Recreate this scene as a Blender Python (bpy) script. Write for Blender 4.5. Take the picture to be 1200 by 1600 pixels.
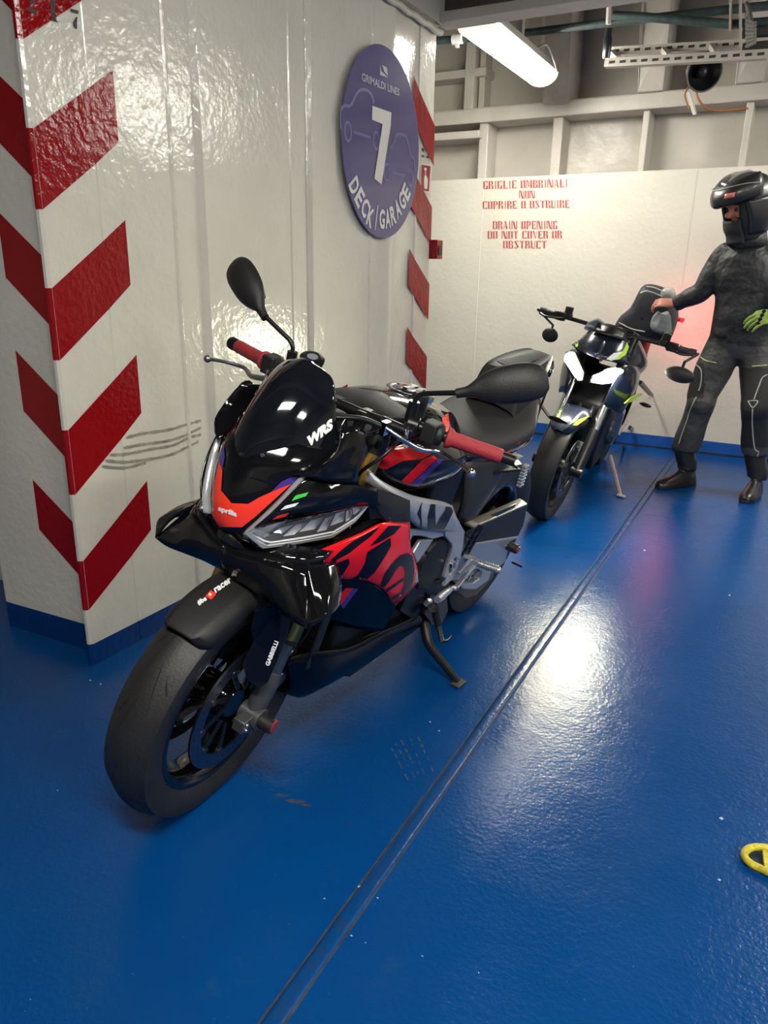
import bpy, bmesh, math, random
import numpy as np
from mathutils import Vector, Matrix
from mathutils.bvhtree import BVHTree
random.seed(7)
PI = math.pi
SC = bpy.context.scene
for o in list(bpy.data.objects): bpy.data.objects.remove(o)

# ------------------------------------------------------------------ camera
F_PX = 1157.07; YAW = -.491889; PITCH = .310831; ROLL = -.0177807; CAM_H = 1.235
def cam_axes():
    cy, sy, cp, sp = math.cos(YAW), math.sin(YAW), math.cos(PITCH), math.sin(PITCH)
    fw = np.array([sy*cp, cy*cp, -sp]); rt = np.array([cy, -sy, 0.]); dn = np.cross(fw, rt)
    cr, sr = math.cos(ROLL), math.sin(ROLL)
    return cr*rt+sr*dn, -sr*rt+cr*dn, fw
RT, DN, FW = cam_axes()
CC = np.array([0, 0, CAM_H])
cd = bpy.data.cameras.new('camera'); cam = bpy.data.objects.new('camera', cd); SC.collection.objects.link(cam)
M = Matrix(((RT[0], -DN[0], -FW[0], 0), (RT[1], -DN[1], -FW[1], 0), (RT[2], -DN[2], -FW[2], CAM_H), (0, 0, 0, 1)))
cam.matrix_world = M
cd.sensor_fit = 'VERTICAL'; cd.sensor_height = 36; cd.lens = 36*F_PX/1600; cd.clip_start = .02; cd.clip_end = 100
SC.camera = cam
SC.view_settings.view_transform = 'Standard'; SC.view_settings.look = 'None'
SC.view_settings.gamma = 1; SC.view_settings.use_curve_mapping = False
SC.view_settings.exposure = 0.0
w = bpy.data.worlds.new('world'); SC.world = w; w.use_nodes = True
w.node_tree.nodes['Background'].inputs[0].default_value = (.8, .85, .9, 1)
w.node_tree.nodes['Background'].inputs[1].default_value = .02
LAMP_STRENGTH = 76.0
NEAR_LAMP_STRENGTH = 118.0
HEAD_STRENGTH = 110.0
HEAD_SPOT = 34.0

def ray(x, y):
    d = (x-600)/F_PX*RT+(y-800)/F_PX*DN+FW
    return d/np.linalg.norm(d)
def onplane(x, y, p0, n):
    """point where the sight line of a photo pixel meets a plane of the place"""
    d = ray(x, y); n = np.array(n, float); t = ((np.array(p0, float)-CC)@n)/(d@n)
    return CC+t*d
def rotm(ax, a):
    return np.array(Matrix.Rotation(a, 3, Vector(ax)))

# ------------------------------------------------------------------ materials
def nm(m): return m.node_tree.nodes, m.node_tree.links
def mat(name, col, rough=.5, metal=0., coat=0., bump=0., bscale=40., bdist=.01, emit=None, estr=0., alpha=1., trans=0., noise=0., nscale=6., spec=.5, coat_rough=.05):
    m = bpy.data.materials.new(name); m.use_nodes = True
    N, L = nm(m); b = N['Principled BSDF']
    b.inputs['Base Color'].default_value = (*col, 1)
    b.inputs['Roughness'].default_value = rough; b.inputs['Metallic'].default_value = metal
    b.inputs['Coat Weight'].default_value = coat; b.inputs['Coat Roughness'].default_value = coat_rough
    b.inputs['Specular IOR Level'].default_value = spec
    b.inputs['Alpha'].default_value = alpha; b.inputs['Transmission Weight'].default_value = trans
    tc = N.new('ShaderNodeTexCoord')
    if noise:
        n = N.new('ShaderNodeTexNoise'); n.inputs['Scale'].default_value = nscale; n.inputs['Detail'].default_value = 6
        r = N.new('ShaderNodeValToRGB')
        r.color_ramp.elements[0].position = .3; r.color_ramp.elements[1].position = .75
        r.color_ramp.elements[0].color = (*[c*(1-noise) for c in col], 1); r.color_ramp.elements[1].color = (*[min(1, c*(1+noise*.5)) for c in col], 1)
        L.new(tc.outputs['Object'], n.inputs['Vector']); L.new(n.outputs['Fac'], r.inputs[0]); L.new(r.outputs[0], b.inputs['Base Color'])
    if bump:
        n = N.new('ShaderNodeTexNoise'); n.inputs['Scale'].default_value = bscale; n.inputs['Detail'].default_value = 3
        bp = N.new('ShaderNodeBump'); bp.inputs['Strength'].default_value = bump; bp.inputs['Distance'].default_value = bdist
        L.new(tc.outputs['Object'], n.inputs['Vector']); L.new(n.outputs['Fac'], bp.inputs['Height']); L.new(bp.outputs[0], b.inputs['Normal'])
        if coat: L.new(bp.outputs[0], b.inputs['Coat Normal'])
    if emit:
        b.inputs['Emission Color'].default_value = (*emit, 1); b.inputs['Emission Strength'].default_value = estr
    return m
def hexc(r, g, b):
    f = lambda v: (v/255/12.92 if v/255 <= .04045 else ((v/255+.055)/1.055)**2.4)
    return (f(r), f(g), f(b))

def paint_mat(name, col, rough, dirt=None, bump=.25, fine=70., dirt_amt=.3, dscale=3., coat=.0, spec=.5):
    """ship's gloss paint: brushed orange-peel bump, faint large stains"""
    m = bpy.data.materials.new(name); m.use_nodes = True; N, L = nm(m); b = N['Principled BSDF']
    tc = N.new('ShaderNodeTexCoord')
    n1 = N.new('ShaderNodeTexNoise'); n1.inputs['Scale'].default_value = fine; n1.inputs['Detail'].default_value = 4
    n2 = N.new('ShaderNodeTexNoise'); n2.inputs['Scale'].default_value = 6; n2.inputs['Detail'].default_value = 3
    mx = N.new('ShaderNodeMath'); mx.operation = 'MULTIPLY_ADD'; mx.inputs[1].default_value = 2.2
    L.new(tc.outputs['Object'], n1.inputs['Vector']); L.new(tc.outputs['Object'], n2.inputs['Vector'])
    L.new(n2.outputs['Fac'], mx.inputs[0]); L.new(n1.outputs['Fac'], mx.inputs[2])
    bp = N.new('ShaderNodeBump'); bp.inputs['Strength'].default_value = bump; bp.inputs['Distance'].default_value = .006
    L.new(mx.outputs[0], bp.inputs['Height']); L.new(bp.outputs[0], b.inputs['Normal'])
    n3 = N.new('ShaderNodeTexNoise'); n3.inputs['Scale'].default_value = dscale; n3.inputs['Detail'].default_value = 7; n3.inputs['Roughness'].default_value = .65
    L.new(tc.outputs['Object'], n3.inputs['Vector'])
    cr = N.new('ShaderNodeValToRGB'); cr.color_ramp.elements[0].position = .42; cr.color_ramp.elements[1].position = .78
    L.new(n3.outputs['Fac'], cr.inputs[0])
    mc = N.new('ShaderNodeMix'); mc.data_type = 'RGBA'
    mc.inputs[6].default_value = (*col, 1); mc.inputs[7].default_value = (*(dirt or [c*.7 for c in col]), 1)
    ml = N.new('ShaderNodeMath'); ml.operation = 'MULTIPLY'; ml.inputs[1].default_value = dirt_amt
    L.new(cr.outputs[0], ml.inputs[0]); L.new(ml.outputs[0], mc.inputs[0]); L.new(mc.outputs[2], b.inputs['Base Color'])
    mr = N.new('ShaderNodeMapRange'); mr.inputs[3].default_value = rough; mr.inputs[4].default_value = rough+.10
    L.new(n3.outputs['Fac'], mr.inputs[0]); L.new(mr.outputs[0], b.inputs['Roughness'])
    b.inputs['Coat Weight'].default_value = coat; b.inputs['Specular IOR Level'].default_value = spec
    return m

MT = {}
MT['wall'] = paint_mat('cream_gloss_paint', (.60, .58, .515), .10, (.42, .39, .33), .34, 42, .35)
MT['wall_back'] = paint_mat('cream_paint_back', (.60, .575, .50), .36, (.46, .43, .36), .4, 30, .25)
MT['hull'] = paint_mat('cream_hull_paint', (.50, .465, .41), .32, (.33, .30, .26), .8, 9, .4)
MT['red_paint'] = paint_mat('red_stripe_paint', (.235, .0025, .005), .10, (.20, .004, .008), .38, 50, .3, spec=.32)
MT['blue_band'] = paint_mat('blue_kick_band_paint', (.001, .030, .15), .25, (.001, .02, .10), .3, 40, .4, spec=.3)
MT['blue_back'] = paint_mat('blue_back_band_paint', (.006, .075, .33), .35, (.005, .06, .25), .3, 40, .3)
MT['ceil'] = mat('dark_deckhead_paint', (.10, .085, .08), .6, noise=.3)
MT['beam'] = paint_mat('beam_paint', (.50, .465, .41), .4, (.25, .22, .19), .5, 30, .4)
MT['rust'] = mat('rusty_edge', (.12, .07, .04), .8, noise=.5)
MT['black_gloss'] = mat('black_gloss_plastic', (.004, .004, .005), .07, coat=.25, spec=.35)
MT['dark_blue_gloss'] = mat('dark_navy_gloss', (.002, .0025, .006), .2, spec=.2)
MT['screen'] = mat('smoked_screen', (.006, .007, .010), .06, coat=.3, spec=.4, noise=.3, nscale=25)
MT['black_matte'] = mat('black_matte_plastic', (.008, .008, .009), .55, bump=.12, bscale=300)
MT['black_satin'] = mat('black_satin', (.006, .006, .007), .35, spec=.4)
MT['grey_matte'] = mat('grey_matte_plastic', (.022, .021, .020), .5)
MT['seat'] = mat('seat_vinyl', (.016, .016, .017), .62, bump=.25, bscale=350)
MT['rubber'] = mat('tyre_rubber', (.015, .015, .0155), .55, bump=.12, bscale=160, noise=.35, nscale=9)
MT['groove'] = mat('tyre_groove', (.003, .003, .003), .9)
MT['red_gloss'] = mat('red_gloss_paint', (.66, .006, .010), .16, coat=.15, spec=.35)
MT['red_fluo'] = mat('bright_red_film', (.95, .045, .018), .28, coat=.3)
MT['purple'] = mat('purple_film', (.060, .025, .24), .25, coat=.3)
MT['white_film'] = mat('white_film', (.80, .80, .80), .4)
MT['green_film'] = mat('green_film', (.05, .5, .05), .4)
MT['grip'] = mat('red_rubber_grip', (.33, .022, .030), .55, bump=.35, bscale=420)
MT['silver'] = mat('brushed_aluminium', (.50, .51, .53), .34, metal=.85)
MT['frame'] = mat('silver_frame', (.50, .52, .56), .36, metal=.6, noise=.12)
MT['chrome'] = mat('polished_metal', (.75, .75, .74), .14, metal=1.)
MT['steel'] = mat('dark_steel', (.10, .11, .12), .32, metal=.9)
MT['disc'] = mat('brake_disc_steel', (.20, .21, .23), .28, metal=1.)
MT['champagne'] = mat('champagne_metal', (.33, .31, .26), .4, metal=.7)
MT['gold'] = mat('gold_anodised', (.55, .33, .07), .25, metal=1.)
MT['fork'] = mat('fork_tube', (.12, .15, .15), .25, metal=.9)
MT['black_metal'] = mat('black_metal', (.010, .010, .011), .3, metal=.3)
MT['engine'] = mat('engine_black', (.004, .004, .005), .45, spec=.3, bump=.1, bscale=90)
MT['lens'] = mat('clear_lamp_lens', (.75, .77, .8), .05, coat=.5, alpha=.14)
MT['lens_rim'] = mat('grey_lamp_rim', (.26, .27, .28), .12, coat=.5)
MT['refl'] = mat('chrome_reflector', (.85, .86, .88), .22, metal=.45)
MT['amber'] = mat('amber_plastic', (.25, .03, .015), .3)
MT['navy'] = mat('navy_film', (.002, .003, .009), .35, spec=.2)

# ------------------------------------------------------------------ mesh helpers
def V3(p): return Vector((float(p[0]), float(p[1]), float(p[2])))
class MB:
    def __init__(s): s.v = []; s.f = []; s.m = []
    def add(s, v, f, mi=0):
        o = len(s.v); s.v += [tuple(map(float, p)) for p in v]; s.f += [tuple(i+o for i in q) for q in f]; s.m += [mi]*len(f); return s
    def tube(s, pts, r, n=12, mi=0, cap=True, closed=False, sq=1.):
        P = [V3(p) for p in pts]; k = len(P); R = r if isinstance(r, (list, tuple)) else [r]*k
        T = []
        for i in range(k):
            a = P[(i-1) % k] if (closed or i > 0) else P[0]; b = P[(i+1) % k] if (closed or i < k-1) else P[-1]
            t = (b-a); T.append(t.normalized() if t.length > 1e-9 else Vector((0, 0, 1)))
        u = T[0].orthogonal().normalized()
        vs = []
        for i in range(k):
            u = (u-T[i]*u.dot(T[i])); u = u.normalized() if u.length > 1e-6 else T[i].orthogonal().normalized()
            w_ = T[i].cross(u)
            for j in range(n):
                a = 2*PI*j/n; vs.append(P[i]+(u*math.cos(a)+w_*math.sin(a)*sq)*R[i])
        fs = []
        for i in range(k if closed else k-1):
            i2 = (i+1) % k
            for j in range(n): fs.append((i*n+j, i*n+(j+1) % n, i2*n+(j+1) % n, i2*n+j))
        if cap and not closed: fs += [tuple(range(n))[::-1], tuple(range((k-1)*n, k*n))]
        return s.add(vs, fs, mi)
    def curve(s, pts, r, n=10, sub=6, mi=0, **k):
        return s.tube(crom(pts, sub), r if not isinstance(r, (list, tuple)) else interp(r, (len(pts)-1)*sub+1), n, mi, **k)
    def lathe(s, prof, ctr, ax=(0, 1, 0), n=48, mi=0, up=None, arc=None):
        """prof: (distance along axis, radius)"""
        A = V3(ax).normalized(); U = (V3(up) if up else A.orthogonal()).normalized(); U = (U-A*U.dot(A)).normalized(); W = A.cross(U); c_ = V3(ctr)
        full = arc is None; a0, a1 = (0, 2*PI) if full else arc; cnt = n if full else n+1
        vs = []
        for (h, r) in prof:
            for j in range(cnt):
                a = a0+(a1-a0)*j/n; vs.append(c_+A*h+(U*math.cos(a)+W*math.sin(a))*r)
        fs = []
        for i in range(len(prof)-1):
            for j in range(n):
                j2 = (j+1) % cnt if full else j+1
                fs.append((i*cnt+j, i*cnt+j2, (i+1)*cnt+j2, (i+1)*cnt+j))
        return s.add(vs, fs, mi)
    def disk(s, ctr, ax, r, n=32, mi=0):
        A = V3(ax).normalized(); U = A.orthogonal().normalized(); W = A.cross(U)
        return s.add([V3(ctr)+(U*math.cos(2*PI*j/n)+W*math.sin(2*PI*j/n))*r for j in range(n)], [tuple(range(n))], mi)
    def cyl(s, a, b, r, n=24, mi=0, r2=None):
        return s.tube([a, b], [r, r if r2 is None else r2], n, mi)
    def prism(s, poly, off, mi=0):
        """3-D polygon extruded along off"""
        P = [V3(p) for p in poly]; O = V3(off); n = len(P)
        fs = [tuple(range(n))[::-1], tuple(range(n, 2*n))]+[(i, (i+1) % n, n+(i+1) % n, n+i) for i in range(n)]
        return s.add(P+[p+O for p in P], fs, mi)
    def box(s, c_, d, R=None, mi=0):
        h = [x/2 for x in d]; vs = []
        for x in (-1, 1):
            for y in (-1, 1):
                for z in (-1, 1):
                    q = Vector((x*h[0], y*h[1], z*h[2])); q = R @ q if R is not None else q; vs.append(q+V3(c_))
        return s.add(vs, [(0, 1, 3, 2), (4, 6, 7, 5), (0, 4, 5, 1), (2, 3, 7, 6), (0, 2, 6, 4), (1, 5, 7, 3)], mi)
    def bar(s, a, b, w_, h, mi=0, up=(0, 0, 1)):
        a, b = V3(a), V3(b); t = (b-a).normalized(); sd = t.cross(V3(up)).normalized(); u = sd.cross(t)
        poly = [a+sd*w_/2+u*h/2, a-sd*w_/2+u*h/2, a-sd*w_/2-u*h/2, a+sd*w_/2-u*h/2]
        return s.prism(poly, b-a, mi)
    def ball(s, c_, r, n=16, mi=0, sc=(1, 1, 1), R=None):
        vs = []; k = n//2
        for i in range(k+1):
            th = PI*i/k
            for j in range(n):
                q = Vector((math.sin(th)*math.cos(2*PI*j/n)*r*sc[0], math.sin(th)*math.sin(2*PI*j/n)*r*sc[1], math.cos(th)*r*sc[2]))
                if R is not None: q = R @ q
                vs.append(q+V3(c_))
        fs = [(i*n+j, (i+1)*n+j, (i+1)*n+(j+1) % n, i*n+(j+1) % n) for i in range(k) for j in range(n)]
        return s.add(vs, fs, mi)
    def grid(s, rows, su=1, sv=1, mi=0, closed=False):
        """rows of 3-D points, smoothed with Catmull-Rom"""
        R = [crom(r, su) if not closed else crom_c(r, su) for r in rows]
        cols = [crom([r[j] for r in R], sv) for j in range(len(R[0]))]
        nu, nv = len(cols), len(cols[0]); vs = [cols[j][i] for i in range(nv) for j in range(nu)]
        fs = []
        for i in range(nv-1):
            for j in range(nu if closed else nu-1):
                j2 = (j+1) % nu; fs.append((i*nu+j, i*nu+j2, (i+1)*nu+j2, (i+1)*nu+j))
        s.add(vs, fs, mi); return s
    def mirror(s):
        n = len(s.v); F, Mi = list(s.f), list(s.m)
        s.v += [(x, -y, z) for x, y, z in s.v]; s.f += [tuple(i+n for i in q)[::-1] for q in F]; s.m += Mi; return s
    def build(s, name, mats, parent=None, smooth=38, thick=0, bevel=0, sub=0, off=0., weld=True, flip=False):
        me = bpy.data.meshes.new(name); me.from_pydata(s.v, [], s.f)
        if not isinstance(mats, (list, tuple)): mats = [mats]
        for m_ in mats: me.materials.append(m_ if not isinstance(m_, str) else MT[m_])
        me.polygons.foreach_set('material_index', s.m)
        bm = bmesh.new(); bm.from_mesh(me)
        if weld: bmesh.ops.remove_doubles(bm, verts=bm.verts, dist=1e-5)
        bmesh.ops.recalc_face_normals(bm, faces=bm.faces)
        if flip: bmesh.ops.reverse_faces(bm, faces=bm.faces)
        bm.to_mesh(me); bm.free()
        if smooth: me.shade_smooth(); me.set_sharp_from_angle(angle=math.radians(smooth))
        o = bpy.data.objects.new(name, me); SC.collection.objects.link(o)
        if parent is not None: o.parent = parent
        if thick:
            md = o.modifiers.new('s', 'SOLIDIFY'); md.thickness = thick; md.offset = off
        if bevel:
            md = o.modifiers.new('b', 'BEVEL'); md.width = bevel; md.segments = 2; md.limit_method = 'ANGLE'; md.angle_limit = math.radians(35)
        if sub:
            md = o.modifiers.new('u', 'SUBSURF'); md.levels = sub; md.render_levels = sub
        return o
def crom(P, sub):
    P = [V3(p) for p in P]
    if sub <= 1 or len(P) < 2: return P
    out = []; Q = [P[0]*2-P[1]]+P+[P[-1]*2-P[-2]]
    for i in range(1, len(Q)-2):
        a, b, c_, d = Q[i-1], Q[i], Q[i+1], Q[i+2]
        for k in range(sub):
            t = k/sub; out.append(((b*2)+(c_-a)*t+(a*2-b*5+c_*4-d)*t*t+(b*3-a-c_*3+d)*t**3)*.5)
    return out+[P[-1]]
def crom_c(P, sub):
    P = [V3(p) for p in P]; n = len(P); out = []
    for i in range(n):
        a, b, c_, d = P[i-1], P[i], P[(i+1) % n], P[(i+2) % n]
        for k in range(sub):
            t = k/sub; out.append(((b*2)+(c_-a)*t+(a*2-b*5+c_*4-d)*t*t+(b*3-a-c_*3+d)*t**3)*.5)
    return out
def interp(r, n):
    return list(np.interp(np.linspace(0, len(r)-1, n), range(len(r)), r))
def tag(o, label=None, cat=None, group=None, kind=None):
    if label: o['label'] = label
    if cat: o['category'] = cat
    if group: o['group'] = group
    if kind: o['kind'] = kind
    return o
def empty(name, mtx):
    o = bpy.data.objects.new(name, None); SC.collection.objects.link(o); o.matrix_world = mtx; o.empty_display_size = .1; return o

def text_mesh(txt, bold=0., res=3, shear=0., spacing=1.):
    cu = bpy.data.curves.new('t', 'FONT'); cu.body = txt; cu.resolution_u = res; cu.offset = bold; cu.shear = shear; cu.space_character = spacing
    o = bpy.data.objects.new('t', cu); SC.collection.objects.link(o)
    bpy.context.view_layer.update(); dg = bpy.context.evaluated_depsgraph_get()
    me = bpy.data.meshes.new_from_object(o.evaluated_get(dg))
    vs = [tuple(v.co) for v in me.vertices]; fs = [tuple(p.vertices) for p in me.polygons]
    bpy.data.objects.remove(o); bpy.data.curves.remove(cu); bpy.data.meshes.remove(me)
    if not vs: return [], [], 1, 1
    x0 = min(v[0] for v in vs); x1 = max(v[0] for v in vs); y0 = min(v[1] for v in vs); y1 = max(v[1] for v in vs)
    return [((v[0]-x0)/(x1-x0), (v[1]-y0)/(y1-y0)) for v in vs], fs, (x1-x0), (y1-y0)
def poly_tri(poly):
    from mathutils.geometry import tessellate_polygon
    t = tessellate_polygon([[Vector((p[0], p[1], 0)) for p in poly]])
    return [(p[0], p[1]) for p in poly], [tuple(q) for q in t]
def subdiv2d(vs, fs, maxlen):
    bm = bmesh.new(); B_ = [bm.verts.new((v[0], v[1], 0)) for v in vs]
    for f in fs:
        try: bm.faces.new([B_[i] for i in f])
        except ValueError: pass
    bmesh.ops.triangulate(bm, faces=bm.faces)
    for _ in range(6):
        E_ = [e for e in bm.edges if e.calc_length() > maxlen]
        if not E_: break
        bmesh.ops.subdivide_edges(bm, edges=E_, cuts=1)
        bmesh.ops.triangulate(bm, faces=[f for f in bm.faces if len(f.verts) > 3])
    bm.verts.ensure_lookup_table(); bm.verts.index_update()
    r = [(v.co.x, v.co.y) for v in bm.verts], [tuple(v.index for v in f.verts) for f in bm.faces]; bm.free(); return r

# ------------------------------------------------------------------ motorcycle frame of reference
WB = 1.453; RK = math.radians(24.7); TR = .0997
SP = np.array([WB+TR, 0, 0]); SA = np.array([-math.sin(RK), 0, math.cos(RK)])
class Frame:
    def __init__(s, x, y, head, lean, steer):
        s.M = rotm((0, 0, 1), head) @ rotm((1, 0, 0), -lean); s.o = np.array([x, y, 0.]); s.Rs = rotm(SA, steer)
        m = Matrix([list(map(float, r)) for r in s.M]).to_4x4(); m.translation = (x, y, 0); s.mat = m
    def st(s, P):
        """turn a point with the handlebar"""
        return SP+s.Rs @ (np.array(P, float)-SP)
    def eye(s): return s.M.T @ (CC-s.o)
    def dir(s, x, y): return s.M.T @ ray(x, y)
    def L(s, x, y, yl):
        d = s.dir(x, y); e = s.eye(); t = (yl-e[1])/d[1]; return e+t*d
    def Ls(s, x, y, yl):
        """same, returned in straight-ahead coordinates of the turned front end"""
        d = s.Rs.T @ s.dir(x, y); e = s.Rs.T @ (s.eye()-SP)+SP; t = (yl-e[1])/d[1]; return e+t*d
    def steer_mb(s, mb):
        mb.v = [tuple(s.st(p)) for p in mb.v]; return mb
def decal(fr, name, targets, shapes, parent, off=.0008, maxlen=9, mats=None):
    """stickers: outlines carried on to the surface of the panels they are stuck to. shapes: list of (verts2d, faces, mat)"""
    bpy.context.view_layer.update(); dg = bpy.context.evaluated_depsgraph_get()
    vs, fs = [], []
    for t in targets:
        ev = t.evaluated_get(dg); me = ev.to_mesh(); o = len(vs)
        vs += [v.co.copy() for v in me.vertices]; fs += [tuple(i+o for i in p.vertices) for p in me.polygons]; ev.to_mesh_clear()
    bv = BVHTree.FromPolygons(vs, fs); e = V3(fr.eye()); mb = MB(); ml = []
    for (v2, f2, m_) in shapes:
        if m_ not in ml: ml.append(m_)
        v2, f2 = subdiv2d(v2, f2, maxlen); out = []; ok = []
        for (x, y) in v2:
            d = V3(fr.dir(x, y)); h = bv.ray_cast(e, d)
            if h[0] is None: out.append(e); ok.append(False)
            else:
                n = h[1] if h[1].dot(d) < 0 else -h[1]
                out.append(h[0]+n*off*.5-d*off); ok.append(True)
        F_ = []
        for f in f2:
            if all(ok[i] for i in f) and max((out[f[i]]-out[f[i-1]]).length for i in range(len(f))) < .09: F_.append(f)
        used = sorted({i for f in F_ for i in f}); mp = {i: k for k, i in enumerate(used)}
        mb.add([out[i] for i in used], [tuple(mp[i] for i in f) for f in F_], ml.index(m_))
    if not mb.f: return None
    return mb.build(name, [MT[k] for k in ml], parent, smooth=60, weld=False)
def px_text(txt, o, ux, uy, bold=0., shear=0., spacing=1.):
    """text laid in a photo-pixel parallelogram: origin (lower left), baseline vector, height vector"""
    v, f, _, _ = text_mesh(txt, bold, 3, shear, spacing)
    return [(o[0]+a*ux[0]+b*uy[0], o[1]+a*ux[1]+b*uy[1]) for a, b in v], f
# ------------------------------------------------------------------ the setting
WX = -1.844          # face of the casing wall
def struct(mb, name, m, label=None, **k):
    o = mb.build(name, m, None, **k); o['kind'] = 'structure'
    if label: o['label'] = label
    return o
# floor ---------------------------------------------------------------
def floor_mat():
    m = bpy.data.materials.new('blue_deck_paint'); m.use_nodes = True; N, L = nm(m); b = N['Principled BSDF']
    tc = N.new('ShaderNodeTexCoord')
    def noise(s, d=5, r=.55):
        n = N.new('ShaderNodeTexNoise'); n.inputs['Scale'].default_value = s; n.inputs['Detail'].default_value = d; n.inputs['Roughness'].default_value = r
        L.new(tc.outputs['Object'], n.inputs['Vector']); return n
    def ramp(src, a, b_):
        r = N.new('ShaderNodeValToRGB'); r.color_ramp.elements[0].position = a; r.color_ramp.elements[1].position = b_; L.new(src, r.inputs[0]); return r.outputs[0]
    def mix(fac, c1, c2, amt=1.):
        mm = N.new('ShaderNodeMix'); mm.data_type = 'RGBA'
        if amt != 1.:
            k = N.new('ShaderNodeMath'); k.operation = 'MULTIPLY'; k.inputs[1].default_value = amt; L.new(fac, k.inputs[0]); fac = k.outputs[0]
        L.new(fac, mm.inputs[0])
        for i, c_ in ((6, c1), (7, c2)):
            if isinstance(c_, tuple): mm.inputs[i].default_value = (*c_, 1)
            else: L.new(c_, mm.inputs[i])
        return mm.outputs[2]
    base = mix(ramp(noise(1.3).outputs['Fac'], .35, .7), (.0004, .050, .205), (.001, .043, .170))
    base = mix(ramp(noise(9, 8, .7).outputs['Fac'], .58, .72), base, (.02, .07, .18), .35)
    base = mix(ramp(noise(160, 2).outputs['Fac'], .76, .78), base, (.30, .42, .60), .6)
    L.new(base, b.inputs['Base Color'])
    b.inputs['Specular IOR Level'].default_value = .30
    n1 = noise(85, 4); n2 = noise(14, 3)
    ad = N.new('ShaderNodeMath'); ad.operation = 'MULTIPLY_ADD'; ad.inputs[1].default_value = 1.5
    L.new(n2.outputs['Fac'], ad.inputs[0]); L.new(n1.outputs['Fac'], ad.inputs[2])
    bp = N.new('ShaderNodeBump'); bp.inputs['Strength'].default_value = .32; bp.inputs['Distance'].default_value = .004
    L.new(ad.outputs[0], bp.inputs['Height']); L.new(bp.outputs[0], b.inputs['Normal'])
    mr = N.new('ShaderNodeMapRange'); mr.inputs[3].default_value = .16; mr.inputs[4].default_value = .30
    L.new(noise(3, 6).outputs['Fac'], mr.inputs[0]); L.new(mr.outputs[0], b.inputs['Roughness'])
    return m
mb = MB(); mb.add([(-5, -5, 0), (6, -5, 0), (6, 6.1, 0), (-5, 6.1, 0)], [(0, 1, 2, 3)])
FLOOR = struct(mb, 'floor', floor_mat(), 'blue painted steel deck floor', smooth=0)
# raised welded seam along the deck
MT['seam'] = paint_mat('deck_seam_paint', (.0006, .047, .18), .20, (.02, .03, .05), .3, 60, .6, 25, spec=.35)
MT['seam_dirt'] = mat('seam_grime', (.030, .040, .065), .8, noise=.6, nscale=30)
def seam_x(y): return -.655+.012*y*0+(.0105)*(y-2.4)*.0
sa_ = onplane(424, 1600, (0, 0, 0), (0, 0, 1)); sb_ = onplane(1032, 745, (0, 0, 0), (0, 0, 1))
sdir = (sb_-sa_)/np.linalg.norm(sb_-sa_); snr = np.array([sdir[1], -sdir[0], 0])
mb = MB(); prof = [(-.017, 0), (-.0145, .0035), (-.009, .0045), (0, .0052), (.009, .0045), (.0145, .0035), (.017, 0)]
rows = []
for t in np.linspace(-1.6, 5.25-.0, 60):
    q = sa_+sdir*t; rows.append([q+snr*a+np.array([0, 0, h]) for a, h in prof])
rows = [r for r in rows if r[0][1] < 5.86]
mb.grid(rows)
for sgn in (-1, 1):
    rr = []
    for r in rows[:]:
        i = len(rr); w0 = .017; w1 = .0205+.002*abs(math.sin(i*1.7))
        ctr = (r[0]+r[-1])/2 if False else None
        c0 = np.array(r[3])-np.array([0, 0, .0052])
        rr.append([c0+snr*sgn*w0+np.array([0, 0, .0007]), c0+snr*sgn*w1+np.array([0, 0, .0006])])
    mb.grid(rr, mi=1)
struct(mb, 'trim_1', [MT['seam'], MT['seam_dirt']], 'raised welded seam running along the blue deck', smooth=60)

# scratches and paint chips on the deck
MT['chip'] = mat('pale_paint_chip', (.30, .38, .50), .6)
MT['scratch'] = mat('grey_floor_scratch', (.035, .055, .10), .6, noise=.5, nscale=60)
fp = lambda x, y, z=.0008: onplane(x, y, (0, 0, z), (0, 0, 1))
mb = MB()
for (x0, y0, x1, y1) in ((617, 1160, 648, 1214), (626, 1155, 655, 1212), (640, 1150, 662, 1208), (652, 1148, 676, 1204), (610, 1165, 636, 1216)):
    for k in range(5):
        r0_ = random.uniform(0, .1); t0_, t1_ = k/5+r0_, k/5+r0_+random.uniform(.03, .2); wv = random.uniform(.5, 1.9)
        mb.add([fp(x0+(x1-x0)*t0_-wv, y0+(y1-y0)*t0_), fp(x0+(x1-x0)*t0_+wv, y0+(y1-y0)*t0_), fp(x0+(x1-x0)*t1_+wv, y0+(y1-y0)*t1_), fp(x0+(x1-x0)*t1_-wv, y0+(y1-y0)*t1_)], [(0, 1, 2, 3)])
for (x, y, w_, h_) in ((440, 1243, 12, 3), (462, 1252, 18, 4), (478, 1258, 10, 3)): mb.add([fp(x-w_, y-h_*.4), fp(x-w_*.3, y-h_), fp(x+w_, y), fp(x+w_*.4, y+h_), fp(x-w_*.5, y+h_*.5)], [(0, 1, 2, 3, 4)])
tag(mb.build('floor_scratch', 'scratch', None, smooth=0, weld=False), 'grey scratches on the blue deck between the leaning bike and the seam', 'scratches', kind='stuff')
mb = MB()
for (x, y, r_) in ((562, 1386, 4), (590, 1403, 2), (507, 1404, 2), (549, 1462, 2.5), (571, 1473, 1.5), (660, 1494, 2), (1127, 1279, 4), (1124, 1375, 3), (90, 1235, 1.5), (141, 1063, 2), (157, 1069, 2), (441, 1573, 2), (748, 1520, 1.5), (686, 1142, 2), (672, 1128, 2), (605, 1346, 1.2), (1007, 860, 2), (1140, 930, 2), (330, 1180, 1.5)):
    mb.add([fp(x-r_, y-r_*.3), fp(x, y-r_*.7), fp(x+r_, y), fp(x+r_*.2, y+r_*.6)], [(0, 1, 2, 3)])
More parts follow.
